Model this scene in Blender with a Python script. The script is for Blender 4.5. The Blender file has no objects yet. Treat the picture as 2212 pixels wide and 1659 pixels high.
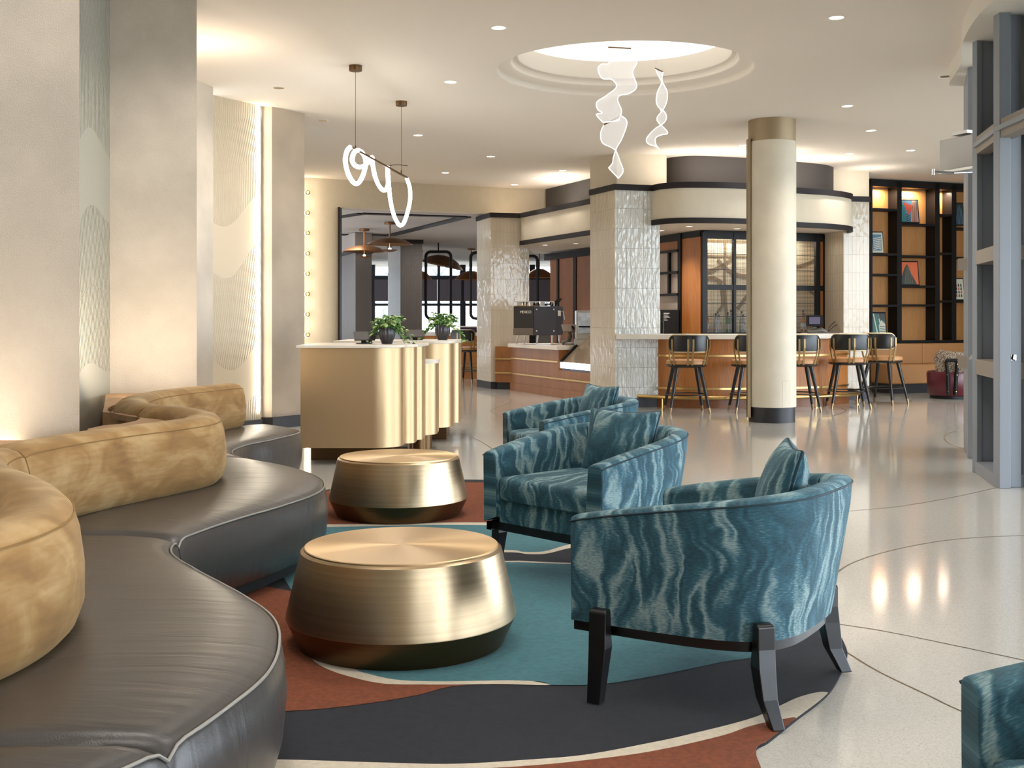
import bpy, math, random
from mathutils import Vector, Matrix
random.seed(7)
PI = math.pi
SC = bpy.context.scene
COL = SC.collection

# ---------------------------------------------------------------- camera
F = 2480.0            # focal length in pixels of the 2212 px wide frame
HZ = 690.0            # horizon row
EYE = 1.35
cam_d = bpy.data.cameras.new('camera')
cam = bpy.data.objects.new('camera', cam_d)
COL.objects.link(cam)
cam.location = (0, 0, EYE)
cam.rotation_euler = (PI/2, 0, 0)
cam_d.sensor_width = 36
cam_d.lens = 36*F/2212
cam_d.shift_y = -(829.5-HZ)/2212
cam_d.clip_end = 300
SC.camera = cam

# ---------------------------------------------------------------- view, world, lights
SC.view_settings.view_transform = 'Standard'
SC.view_settings.look = 'None'
SC.view_settings.gamma = 1
SC.view_settings.exposure = 0.85
SC.view_settings.use_curve_mapping = False
SC.cycles.use_denoising = True
SC.cycles.max_bounces = 8
SC.cycles.diffuse_bounces = 4
SC.cycles.glossy_bounces = 4
SC.cycles.transmission_bounces = 8
SC.cycles.transparent_max_bounces = 16
SC.cycles.sample_clamp_indirect = 6
SC.cycles.caustics_reflective = False
SC.cycles.caustics_refractive = False

wd = bpy.data.worlds.new('sky'); SC.world = wd
wd.use_nodes = True
wn = wd.node_tree; wn.nodes.clear()
w_out = wn.nodes.new('ShaderNodeOutputWorld')
w_bg = wn.nodes.new('ShaderNodeBackground')
w_bg.inputs['Color'].default_value = (0.78, 0.89, 1.0, 1)
w_bg.inputs["Strength"].default_value = 5.6
wn.links.new(w_bg.outputs[0], w_out.inputs[0])

def light(kind, loc, energy, color=(1, .84, .66), size=.3, size_y=None, target=None, spot=None, blend=.8, name='lamp_light', parent=None):
    d = bpy.data.lights.new(name, kind)
    d.energy = energy; d.color = color
    if kind == 'AREA':
        d.size = size
        if size_y: d.shape = 'RECTANGLE'; d.size_y = size_y
    elif kind in ('POINT', 'SPOT'):
        d.shadow_soft_size = size
    if kind == 'SPOT':
        d.spot_size = spot or 1.6; d.spot_blend = blend
    o = bpy.data.objects.new(name, d)
    COL.objects.link(o); o.location = loc
    if target is not None:
        o.rotation_euler = (Vector(target)-Vector(loc)).to_track_quat('-Z', 'Y').to_euler()
    return o

WARM = (1, .82, .62)
SOFT = (1, .92, .84)
# LED coves (behind the pillars and on top of the bar band) and the daylight through the glazed front
light('AREA', (-3.15, 10.9, 3.3), 9, WARM, .35, 1.2, target=(-3.0, 10.9, 5))
light('AREA', (-2.95, 8.6, .95), 8, WARM, .15, .9, target=(-2.85, 9.45, 1.9))
# added fill spots over the seating, above the picture, without fixtures
for x_, y_ in ((-1.0, 3.6), (.6, 3.2), (-.6, 6.3), (1.6, 5.6), (2.8, 8.0), (3.2, 3.0), (.4, 8.6), (-.8, 1.4), (2.0, 1.0)):
    light('SPOT', (x_, y_, 3.95), 110, (1, .94, .86), .40, target=(x_, y_, 0), spot=2.2, blend=1)
light('AREA', (-2.62, 5.38, .80), 3.5, WARM, .25, .8, target=(-2.6, 5.78, 2.4))
for x_, y_, tx_, ty_ in ((-2.0, 4.3, -2.65, 5.8), (-2.1, 7.9, -2.95, 9.45), (-2.3, 11.8, -3.3, 13.8)):  # added spots without fixtures, to brighten the pillar and panel faces
    light('SPOT', (x_, y_, 3.93), 70, SOFT, .12, target=(tx_, ty_, 1.6), spot=1.5, blend=1)

# ---------------------------------------------------------------- pixel helpers (depth is always a real distance)
def P(px, py, d):
    return Vector(((px-1106)/F*d, d, EYE-(py-HZ)/F*d))
def PZ(px, py, z):
    d = (EYE-z)*F/(py-HZ)
    return Vector(((px-1106)/F*d, d, z))
def G(px, py):
    p = PZ(px, py, 0); return (p.x, p.y)
def PX(px, d): return (px-1106)/F*d
def ZY(py, d): return EYE-(py-HZ)/F*d

# ---------------------------------------------------------------- materials
def lin(c):
    c = c/255
    return c/12.92 if c <= .04045 else ((c+.055)/1.055)**2.4
def rgb(r, g, b): return (lin(r), lin(g), lin(b), 1)
MATS = {}
def newmat(name):
    m = bpy.data.materials.new(name); m.use_nodes = True
    nt = m.node_tree
    b = nt.nodes['Principled BSDF']
    MATS[name] = m
    return m, nt, b
def N(nt, t, **kw):
    n = nt.nodes.new(t)
    for k, v in kw.items():
        if k in n.inputs: n.inputs[k].default_value = v
        else: setattr(n, k, v)
    return n
def coords(nt, which='Object', scale=(1, 1, 1), rot=(0, 0, 0)):
    tc = N(nt, 'ShaderNodeTexCoord'); mp = N(nt, 'ShaderNodeMapping')
    mp.inputs['Scale'].default_value = scale
    mp.inputs['Rotation'].default_value = rot
    nt.links.new(tc.outputs[which], mp.inputs[0])
    return mp.outputs[0]
def ramp(nt, fac, stops):
    r = N(nt, 'ShaderNodeValToRGB')
    el = r.color_ramp.elements
    while len(el) < len(stops): el.new(.5)
    for e, (p, c) in zip(el, stops): e.position = p; e.color = c
    nt.links.new(fac, r.inputs[0]); return r.outputs[0]
def bump(nt, b, h, strength=.2, dist=.01):
    n = N(nt, 'ShaderNodeBump'); n.inputs['Strength'].default_value = strength; n.inputs['Distance'].default_value = dist
    nt.links.new(h, n.inputs['Height']); nt.links.new(n.outputs[0], b.inputs['Normal'])
def plain(name, c, rough=.5, metal=0, spec=.5, noise=0, nscale=8, bmp=0, bscale=200, coat=0, sheen=0, emit=None, es=0, alpha=1, bdist=.004):
    m, nt, b = newmat(name)
    b.inputs['Base Color'].default_value = c
    b.inputs['Roughness'].default_value = rough
    b.inputs['Metallic'].default_value = metal
    b.inputs['Specular IOR Level'].default_value = spec
    b.inputs['Coat Weight'].default_value = coat
    b.inputs['Sheen Weight'].default_value = sheen
    if noise:
        n = N(nt, 'ShaderNodeTexNoise'); n.inputs['Scale'].default_value = nscale; n.inputs['Detail'].default_value = 5
        nt.links.new(coords(nt), n.inputs['Vector'])
        lo = tuple(x*(1-noise) for x in c[:3])+(1,); hi = tuple(min(1, x*(1+noise)) for x in c[:3])+(1,)
        nt.links.new(ramp(nt, n.outputs['Fac'], [(.3, lo), (.7, hi)]), b.inputs['Base Color'])
    if bmp:
        n = N(nt, 'ShaderNodeTexNoise'); n.inputs['Scale'].default_value = bscale; n.inputs['Detail'].default_value = 3
        nt.links.new(coords(nt), n.inputs['Vector'])
        bump(nt, b, n.outputs['Fac'], bmp, bdist)
    if emit:
        b.inputs['Emission Color'].default_value = emit; b.inputs['Emission Strength'].default_value = es
    if alpha < 1: b.inputs['Alpha'].default_value = alpha
    return m
def wood(name, dark, light_, rough=.38, sx=26, sz=1.3):
    m, nt, b = newmat(name)
    v = coords(nt, 'UV', (sx, sz, 1))
    n = N(nt, 'ShaderNodeTexNoise'); n.inputs['Scale'].default_value = 3; n.inputs['Detail'].default_value = 6; n.inputs['Distortion'].default_value = .4
    nt.links.new(v, n.inputs['Vector'])
    v2 = coords(nt, 'UV', (2.2, .12, 1))
    n2 = N(nt, 'ShaderNodeTexNoise'); n2.inputs['Scale'].default_value = 2
    nt.links.new(v2, n2.inputs['Vector'])
    mx = N(nt, 'ShaderNodeMath', operation='MULTIPLY_ADD'); mx.inputs[1].default_value = .55
    nt.links.new(n.outputs['Fac'], mx.inputs[0])
    m2 = N(nt, 'ShaderNodeMath', operation='MULTIPLY'); m2.inputs[1].default_value = .45
    nt.links.new(n2.outputs['Fac'], m2.inputs[0]); nt.links.new(m2.outputs[0], mx.inputs[2])
    nt.links.new(ramp(nt, mx.outputs[0], [(.32, dark), (.68, light_)]), b.inputs['Base Color'])
    b.inputs['Roughness'].default_value = rough
    bump(nt, b, n.outputs['Fac'], .08, .002)
    return m
def brushed(name, c, rough=.3, scale=(2, 2, 90), radial=False, aniso=.0, var=.18):
    m, nt, b = newmat(name)
    b.inputs['Metallic'].default_value = 1
    b.inputs['Roughness'].default_value = rough
    b.inputs['Anisotropic'].default_value = aniso
    n = N(nt, 'ShaderNodeTexNoise'); n.inputs['Scale'].default_value = 1.5; n.inputs['Detail'].default_value = 7
    nt.links.new(coords(nt, 'Object', scale), n.inputs['Vector'])
    lo = tuple(x*(1-var) for x in c[:3])+(1,); hi = tuple(min(1, x*(1+var)) for x in c[:3])+(1,)
    nt.links.new(ramp(nt, n.outputs['Fac'], [(.35, lo), (.65, hi)]), b.inputs['Base Color'])
    if radial:
        t = N(nt, 'ShaderNodeTangent', direction_type='RADIAL', axis='Z')
        nt.links.new(t.outputs[0], b.inputs['Tangent'])
    return m
def tile(name, c, grout, rough=.1, bstr=.5, tw=.070, th=.305, bd=.012, mortar=.0022):
    m, nt, b = newmat(name)
    v = coords(nt, 'UV')
    br = N(nt, 'ShaderNodeTexBrick'); br.offset = 0; br.squash = 1
    br.inputs['Scale'].default_value = 1
    br.inputs['Brick Width'].default_value = tw; br.inputs['Row Height'].default_value = th
    br.inputs['Mortar Size'].default_value = mortar; br.inputs['Mortar Smooth'].default_value = .4
    c2 = tuple(x*.93 for x in c[:3])+(1,)
    br.inputs['Color1'].default_value = c; br.inputs['Color2'].default_value = c2; br.inputs['Mortar'].default_value = grout
    nt.links.new(v, br.inputs['Vector']); nt.links.new(br.outputs['Color'], b.inputs['Base Color'])
    n = N(nt, 'ShaderNodeTexNoise'); n.inputs['Scale'].default_value = 1; n.inputs['Detail'].default_value = 1.5
    nt.links.new(coords(nt, 'UV', (19, 7, 1)), n.inputs['Vector'])
    mu = N(nt, 'ShaderNodeMath', operation='MULTIPLY_ADD'); mu.inputs[1].default_value = -.5
    nt.links.new(br.outputs['Fac'], mu.inputs[0]); nt.links.new(n.outputs['Fac'], mu.inputs[2])
    bump(nt, b, mu.outputs[0], bstr, bd)
    b.inputs['Roughness'].default_value = rough
    return m
def velvet_moire(name, dark, mid, pale):
    m, nt, b = newmat(name)
    v = coords(nt, 'UV', (1, 1, 1))
    n0 = N(nt, 'ShaderNodeTexNoise'); n0.inputs['Scale'].default_value = 2.8; n0.inputs['Detail'].default_value = 3.5
    nt.links.new(v, n0.inputs['Vector'])
    mul = N(nt, 'ShaderNodeVectorMath', operation='MULTIPLY_ADD')
    mul.inputs[1].default_value = (.42, .16, .3)
    nt.links.new(n0.outputs['Color'], mul.inputs[0]); nt.links.new(v, mul.inputs[2])
    mp = N(nt, 'ShaderNodeMapping'); mp.inputs['Scale'].default_value = (9, 1.7, 1)
    nt.links.new(mul.outputs[0], mp.inputs[0])
    n1 = N(nt, 'ShaderNodeTexNoise'); n1.inputs['Scale'].default_value = 1.15; n1.inputs['Detail'].default_value = 2.2
    nt.links.new(mp.outputs[0], n1.inputs['Vector'])
    # ridges: light veins where the noise crosses its middle
    s = N(nt, 'ShaderNodeMath', operation='PINGPONG'); s.inputs[1].default_value = .13
    nt.links.new(n1.outputs['Fac'], s.inputs[0])
    d = N(nt, 'ShaderNodeMath', operation='DIVIDE'); d.inputs[1].default_value = .15
    nt.links.new(s.outputs[0], d.inputs[0])
    nf = N(nt, 'ShaderNodeTexNoise'); nf.inputs['Scale'].default_value = 1; nf.inputs['Detail'].default_value = 6
    nt.links.new(coords(nt, 'UV', (60, 230, 1)), nf.inputs['Vector'])
    ad = N(nt, 'ShaderNodeMath', operation='MULTIPLY_ADD'); ad.inputs[1].default_value = 1.15
    nt.links.new(nf.outputs['Fac'], ad.inputs[0]); nt.links.new(d.outputs[0], ad.inputs[2])
    sc = N(nt, 'ShaderNodeMath', operation='MULTIPLY'); sc.inputs[1].default_value = .53
    nt.links.new(ad.outputs[0], sc.inputs[0])
    nt.links.new(ramp(nt, sc.outputs[0], [(.18, dark), (.52, mid), (1.0, pale)]), b.inputs['Base Color'])
    b.inputs['Roughness'].default_value = .75
    b.inputs['Sheen Weight'].default_value = .18
    b.inputs['Sheen Tint'].default_value = (.6, .85, 1, 1)
    b.inputs['Sheen Roughness'].default_value = .4
    bump(nt, b, nf.outputs['Fac'], .25, .003)
    return m
def velvet_worn(name):
    m, nt, b = newmat(name)
    v = coords(nt, 'Object', (1, 1, 1.6))
    n1 = N(nt, 'ShaderNodeTexNoise'); n1.inputs['Scale'].default_value = 3.2; n1.inputs['Detail'].default_value = 4; n1.inputs['Distortion'].default_value = 1.2
    nt.links.new(v, n1.inputs['Vector'])
    n2 = N(nt, 'ShaderNodeTexNoise'); n2.inputs['Scale'].default_value = 1; n2.inputs['Detail'].default_value = 5; n2.inputs['Distortion'].default_value = .6
    nt.links.new(coords(nt, 'Object', (6, 6, 42)), n2.inputs['Vector'])
    ad = N(nt, 'ShaderNodeMath', operation='MULTIPLY_ADD'); ad.inputs[1].default_value = .35
    nt.links.new(n2.outputs['Fac'], ad.inputs[0]); nt.links.new(n1.outputs['Fac'], ad.inputs[2])
    nt.links.new(ramp(nt, ad.outputs[0], [(.46, rgb(124, 88, 46)), (.66, rgb(148, 111, 62)), (.88, rgb(176, 144, 98))]), b.inputs['Base Color'])
    b.inputs['Roughness'].default_value = .8; b.inputs['Sheen Weight'].default_value = .25; b.inputs['Sheen Tint'].default_value = (1, .8, .5, 1)
    bump(nt, b, n2.outputs['Fac'], .1, .003)
    return m
def relief(name, c):
    # carved plaster: stacked wavy layers, each with its own fine ribs
    m, nt, b = newmat(name)
    tc = N(nt, 'ShaderNodeTexCoord'); sep = N(nt, 'ShaderNodeSeparateXYZ')
    nt.links.new(tc.outputs['UV'], sep.inputs[0])
    def M(op, a, b_=None, c_=None):
        n = N(nt, 'ShaderNodeMath', operation=op)
        for i, x in enumerate((a, b_, c_)):
            if x is None: continue
            if isinstance(x, (int, float)): n.inputs[i].default_value = x
            else: nt.links.new(x, n.inputs[i])
        return n.outputs[0]
    u, v = sep.outputs[0], sep.outputs[1]
    wavy = M('ADD', M('MULTIPLY', M('SINE', M('MULTIPLY', u, 5.5)), .12), M('MULTIPLY', M('SINE', M('ADD', M('MULTIPLY', u, 2.3), v)), .18))
    q = M('DIVIDE', M('ADD', v, wavy), .52)
    layer = M('FLOOR', q); fr = M('FRACT', q)
    wn_ = N(nt, 'ShaderNodeTexWhiteNoise', noise_dimensions='1D'); nt.links.new(layer, wn_.inputs['W'])
    rnd = wn_.outputs['Value']
    slant = M('MULTIPLY', M('SUBTRACT', rnd, .5), .5)
    ph = M('MULTIPLY', M('ADD', u, M('MULTIPLY', v, slant)), 210)
    rib = M('MULTIPLY', M('SINE', ph), M('MULTIPLY', M('GREATER_THAN', rnd, .35), .5))
    h = M('ADD', M('MULTIPLY', fr, 1.3), M('MULTIPLY', rib, .45))
    b.inputs['Base Color'].default_value = c
    b.inputs['Roughness'].default_value = .7
    bump(nt, b, h, 1, .022)
    return m

PLASTER = plain('plaster', rgb(206, 196, 182), .8, noise=.13, nscale=1.8, bmp=.8, bscale=170, bdist=.006)
CREAM = plain('cream_paint', rgb(214, 203, 182), .75, noise=.02)
CEIL = plain('ceiling_paint', rgb(230, 221, 209), .85)
WHITE = plain('white_paint', rgb(232, 226, 214), .7)
DARKGREY = plain('dark_grey_paint', rgb(70, 65, 62), .7)
TRIM = plain('black_trim', rgb(34, 29, 30), .55, spec=.3)
BLACK = plain('black_metal', rgb(15, 14, 17), .5, spec=.3)
BLACKWOOD = plain('ebonised_wood', rgb(15, 14, 16), .33)
BASEB = plain('baseboard_black', rgb(30, 29, 33), .5)
RELIEF = relief('carved_plaster', rgb(212, 198, 174))
RELIEF_D = relief('carved_plaster_grey', rgb(176, 174, 160))
TILE_W = tile('glazed_tile_white', rgb(216, 216, 210), rgb(168, 168, 164), .05, 1, bd=.024, mortar=.0026)
TILE_C = tile('glazed_tile_cream', rgb(206, 194, 174), rgb(180, 168, 148), .12, .6, bd=.011)
TILE_G = tile('glazed_tile_grey', rgb(92, 85, 82), rgb(70, 65, 62), .5, .5)
OAK = wood('oak', rgb(150, 88, 38), rgb(196, 130, 68))
OAK_L = wood('oak_light', rgb(178, 120, 64), rgb(206, 150, 92), .45)
WALNUT = wood('walnut', rgb(112, 68, 40), rgb(150, 98, 60))
LEDGEW = wood('ledge_wood', rgb(150, 112, 76), rgb(190, 150, 108), .5)
BRASS = plain('brass', rgb(206, 172, 112), .28, 1)
BRONZE_D = brushed('bronze_dark', rgb(104, 80, 54), .42, var=.06)
BRONZE = brushed('brushed_bronze', rgb(190, 166, 134), .34, scale=(.6, .6, 60), var=.07)
BRONZE_TOP = brushed('brushed_bronze_top', rgb(222, 192, 150), .36, scale=(.01, .01, .01), radial=True, aniso=.8, var=.0)
DESKM = plain('satin_bronze', rgb(196, 168, 130), .44, 1)
PLATE = plain('bronze_plate', rgb(150, 130, 100), .4, 1)
STONE = plain('stone_top', rgb(226, 218, 204), .3, noise=.06, nscale=3)
VINYL = plain('charcoal_vinyl', rgb(66, 62, 60), .34, bmp=.12, bscale=260, noise=.1, nscale=2)
def leather_wrinkles(m):
    nt = m.node_tree; b = nt.nodes['Principled BSDF']
    prev = b.inputs['Normal'].links[0].from_node
    n = N(nt, 'ShaderNodeTexNoise'); n.inputs['Scale'].default_value = 1; n.inputs['Detail'].default_value = 3; n.inputs['Distortion'].default_value = .8
    nt.links.new(coords(nt, 'Object', (1.6, 11, 1.5), (0, 0, .25)), n.inputs['Vector'])
    bp = N(nt, 'ShaderNodeBump'); bp.inputs['Strength'].default_value = .22; bp.inputs['Distance'].default_value = .02
    nt.links.new(n.outputs['Fac'], bp.inputs['Height']); nt.links.new(prev.outputs[0], bp.inputs['Normal']); nt.links.new(bp.outputs[0], b.inputs['Normal'])
leather_wrinkles(VINYL)
STITCH = plain('pale_thread', rgb(150, 146, 140), .6)
OCHRE = velvet_worn('ochre_velvet')
CHAIRF = velvet_moire('teal_moire_velvet', rgb(16, 48, 60), rgb(50, 96, 112), rgb(178, 200, 198))
TAN = plain('tan_leather', rgb(190, 138, 88), .45)
TANP = plain('pale_tan_piping', rgb(214, 196, 160), .5)
GREYMET = plain('grey_painted_metal', rgb(140, 146, 154), .42)
GREYWARM = plain('warm_grey_metal', rgb(142, 132, 122), .42)
GREYSIL = plain('silver_metal', rgb(186, 184, 178), .32, .8)
CHROME = plain('chrome', rgb(210, 210, 212), .18, 1)
RUST = plain('rust_wool', rgb(128, 68, 40), .95, noise=.22, nscale=60, bmp=.9, bscale=420, sheen=.0)
NAVY = plain('navy_wool', rgb(21, 22, 33), .95, noise=.3, nscale=30, bmp=.9, bscale=420, sheen=.05)
TEAL = plain('teal_wool', rgb(62, 118, 128), .95, noise=.16, nscale=40, bmp=.9, bscale=420, sheen=.1)
WOOLC = plain('cream_wool', rgb(216, 204, 184), .95, noise=.08, nscale=60, bmp=.9, bscale=420)
COPPER = plain('copper', rgb(128, 88, 54), .42, .8)
COPPER_D = plain('copper_dark', rgb(112, 78, 52), .5, .4)
TERRA = plain('outdoor_paving', rgb(170, 168, 160), .9)
LEAF = plain('leaf', rgb(76, 118, 56), .45, noise=.35, nscale=30)
LEAF2 = plain('leaf_pale', rgb(150, 176, 104), .45, noise=.25, nscale=40)
TREE = plain('tree_leaves', rgb(84, 130, 70), .8, noise=.3, nscale=4)
NEON = plain('neon_white', (1, 1, 1, 1), .4, emit=(1, .96, .9, 1), es=7)
GLOW_W = plain('warm_led', (1, .9, .7, 1), .4, emit=(1, .84, .6, 1), es=7)
LAMPLENS = plain('lamp_lens', (1, 1, 1, 1), .3, emit=(1, .93, .8, 1), es=3)
COVEGLOW = plain('painted_cove_glow', rgb(240, 238, 230), .6, emit=(1, .98, .93, 1), es=.55)  # white with emission standing in for cove light
CASEGLOW = plain('case_light', (1, 1, 1, 1), .4, emit=(.95, .98, 1, 1), es=2)
SHADE = plain('roller_shade', rgb(96, 88, 94), .8)
WALLG = plain('taupe_paint', rgb(150, 138, 130), .8)
MESHM = plain('mesh_black', rgb(36, 32, 34), .5)
BLUEDARK = plain('slate_enamel', rgb(60, 60, 70), .45)
MAROON = plain('maroon_leather', rgb(92, 28, 40), .3, noise=.2)
SCREEN = plain('screen', rgb(36, 26, 44), .15, emit=(.2, .2, .3, 1), es=.3)
INK = plain('pale_lettering', rgb(225, 222, 214), .6)
GAP = plain('deep_black', rgb(12, 12, 14), .8)  # own black of the sofa plinth, dispenser body and picture frames

m, nt, b = newmat('woven_boucle')
v = coords(nt, 'Object', (60, 60, 90))
vo = N(nt, 'ShaderNodeTexVoronoi'); vo.inputs['Scale'].default_value = 1; nt.links.new(v, vo.inputs['Vector'])
nt.links.new(ramp(nt, vo.outputs['Distance'], [(.2, rgb(206, 190, 168)), (.6, rgb(88, 70, 58))]), b.inputs['Base Color']); b.inputs['Roughness'].default_value = .9
BOUCLE = m
m, nt, b = newmat('terrazzo')
v = coords(nt, 'Object')
vo = N(nt, 'ShaderNodeTexVoronoi'); vo.inputs['Scale'].default_value = 210; nt.links.new(v, vo.inputs['Vector'])
nn = N(nt, 'ShaderNodeTexNoise'); nn.inputs['Scale'].default_value = 230; nn.inputs['Detail'].default_value = 2; nt.links.new(v, nn.inputs['Vector'])
base = ramp(nt, vo.outputs['Color'], [(.0, rgb(180, 176, 168)), (.35, rgb(196, 192, 185)), (1, rgb(208, 205, 198))])
speck = ramp(nt, nn.outputs['Fac'], [(.27, rgb(150, 142, 132)), (.34, (1, 1, 1, 1))])
mx = N(nt, 'ShaderNodeMix', data_type='RGBA', blend_type='MULTIPLY'); mx.inputs[0].default_value = .8
nt.links.new(base, mx.inputs[6]); nt.links.new(speck, mx.inputs[7]); nt.links.new(mx.outputs[2], b.inputs['Base Color'])
b.inputs['Roughness'].default_value = .09; b.inputs['Specular IOR Level'].default_value = .6
TERRAZZO = m
m, nt, b = newmat('clear_glass')
nt.nodes.remove(b)
o_ = nt.nodes['Material Output']
tr = N(nt, 'ShaderNodeBsdfTransparent'); gl = N(nt, 'ShaderNodeBsdfGlossy'); gl.inputs['Roughness'].default_value = .02
ms = N(nt, 'ShaderNodeMixShader'); fr_ = N(nt, 'ShaderNodeFresnel')
nt.links.new(fr_.outputs[0], ms.inputs[0]); nt.links.new(tr.outputs[0], ms.inputs[1]); nt.links.new(gl.outputs[0], ms.inputs[2]); nt.links.new(ms.outputs[0], o_.inputs[0])
GLASS = m
m, nt, b = newmat('frosted_acrylic')
nt.nodes.remove(b); o_ = nt.nodes['Material Output']
tr = N(nt, 'ShaderNodeBsdfTransparent'); em = N(nt, 'ShaderNodeEmission'); em.inputs[0].default_value = (1, .97, .94, 1); em.inputs[1].default_value = .75
df = N(nt, 'ShaderNodeBsdfTranslucent'); df.inputs[0].default_value = (.95, .93, .9, 1)
m1 = N(nt, 'ShaderNodeMixShader'); m1.inputs[0].default_value = .3
nt.links.new(em.outputs[0], m1.inputs[1]); nt.links.new(df.outputs[0], m1.inputs[2])
m2 = N(nt, 'ShaderNodeMixShader'); m2.inputs[0].default_value = .44
nt.links.new(tr.outputs[0], m2.inputs[1]); nt.links.new(m1.outputs[0], m2.inputs[2]); nt.links.new(m2.outputs[0], o_.inputs[0])
ACRYL = m

# ---------------------------------------------------------------- mesh builder
class MB:
    def __init__(s): s.v = []; s.f = []; s.uv = []; s.mi = []; s.cur = 0
    def vert(s, p): s.v.append(tuple(p)); return len(s.v)-1
    def face(s, pts, uvs=None, idx=None):
        ids = idx or [s.vert(p) for p in pts]
        s.f.append(ids)
        if uvs is None:
            q = [Vector(s.v[i]) for i in ids]
            n = (q[1]-q[0]).cross(q[2]-q[0])
            if abs(n.z) > .7*n.length: uvs = [(p.x, p.y) for p in q]
            else:
                h = Vector((-n.y, n.x, 0))
                h = h.normalized() if h.length > 1e-9 else Vector((1, 0, 0))
                uvs = [(p.dot(h), p.z) for p in q]
        s.uv.append(uvs); s.mi.append(s.cur)
    def box(s, x0, x1, y0, y1, z0, z1): return s.prism([(x0, y0), (x1, y0), (x1, y1), (x0, y1)], z0, z1)
    def obox(s, c, size, rz=0, mat=None):
        hx, hy, hz = [k/2 for k in size]
        M = mat or Matrix.Rotation(rz, 3, 'Z')
        c = Vector(c)
        p = [c+M@Vector((sx*hx, sy*hy, sz*hz)) for sz in (-1, 1) for sx, sy in ((-1, -1), (1, -1), (1, 1), (-1, 1))]
        for q in ((3, 2, 1, 0), (4, 5, 6, 7), (0, 1, 5, 4), (1, 2, 6, 5), (2, 3, 7, 6), (3, 0, 4, 7)):
            s.face([p[i] for i in q])
        return s
    def beam(s, a, b, w, h, up=(0, 0, 1)):
        a = Vector(a); b = Vector(b); d = (b-a); L = d.length; d.normalize()
        u = Vector(up)
        if abs(d.dot(u)) > .98: u = Vector((0, 1, 0))
        r = d.cross(u).normalized(); u = r.cross(d)
        M = Matrix((r, d, u)).transposed()
        return s.obox((a+b)/2, (w, L, h), mat=M)
    def prism(s, poly, z0, z1, caps=True):
        a = sum(poly[i][0]*poly[(i+1) % len(poly)][1]-poly[(i+1) % len(poly)][0]*poly[i][1] for i in range(len(poly)))
        if a < 0: poly = list(reversed(poly))
        n = len(poly); u = 0
        lo = [s.vert((x, y, z0)) for x, y in poly]; hi = [s.vert((x, y, z1)) for x, y in poly]
        for i in range(n):
            j = (i+1) % n
            L = math.dist(poly[i], poly[j])
            s.face(None, [(u, z0), (u+L, z0), (u+L, z1), (u, z1)], [lo[i], lo[j], hi[j], hi[i]])
            u += L
        if caps:
            s.face(None, [(x, y) for x, y in poly], hi)
            s.face(None, [(x, y) for x, y in reversed(poly)], list(reversed(lo)))
        return s
    def wall(s, path, z0, z1, t=.2, side=1):
        """thick wall along a plan path; the path is the seen face, thickness goes to `side`"""
        off = offset(path, t*side)
        return s.prism(list(path)+list(reversed(off)), z0, z1)
    def grid(s, rows, cu=False, cv=False, uvs=None):
        """rows[i][j]; cu closes i, cv closes j"""
        n, m_ = len(rows), len(rows[0])
        ids = [[s.vert(p) for p in r] for r in rows]
        if uvs is None:
            ul = [0]; vl = [0]
            for i in range(n): ul.append(ul[-1]+(Vector(rows[i][m_//2])-Vector(rows[(i+1) % n][m_//2])).length)
            for j in range(m_): vl.append(vl[-1]+(Vector(rows[n//2][j])-Vector(rows[n//2][(j+1) % m_])).length)
        for i in range(n if cu else n-1):
            for j in range(m_ if cv else m_-1):
                i2, j2 = (i+1) % n, (j+1) % m_
                if uvs is None: uv = [(ul[i], vl[j]), (ul[i+1], vl[j]), (ul[i+1], vl[j+1]), (ul[i], vl[j+1])]
                else: uv = [uvs[i][j], uvs[i2][j], uvs[i2][j2], uvs[i][j2]]
                s.face(None, uv, [ids[i][j], ids[i2][j], ids[i2][j2], ids[i][j2]])
        return ids
    def tube(s, path, r, segs=8, closed=False, caps=True):
        path = [Vector(p) for p in path]; n = len(path); rows = []
        up = None
        for i, p in enumerate(path):
            a = path[i-1] if (i > 0 or closed) else p
            c = path[(i+1) % n] if (i < n-1 or closed) else p
            t = (c-a)
            if t.length < 1e-9: t = Vector((0, 0, 1))
            t.normalize()
            if up is None:
                up = Vector((0, 0, 1)) if abs(t.z) < .9 else Vector((1, 0, 0))
            x = t.cross(up)
            if x.length < 1e-6: x = t.cross(Vector((0, 1, 0)))
            x.normalize(); up = x.cross(t).normalized()
            rr = r[i] if isinstance(r, (list, tuple)) else r
            rows.append([p+rr*(math.cos(k*2*PI/segs)*x+math.sin(k*2*PI/segs)*up) for k in range(segs)])
        ids = s.grid(rows, cu=closed, cv=True)
        if caps and not closed:
            s.face(None, None, list(ids[0])); s.face(None, None, list(reversed(ids[-1])))
        return s
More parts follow.
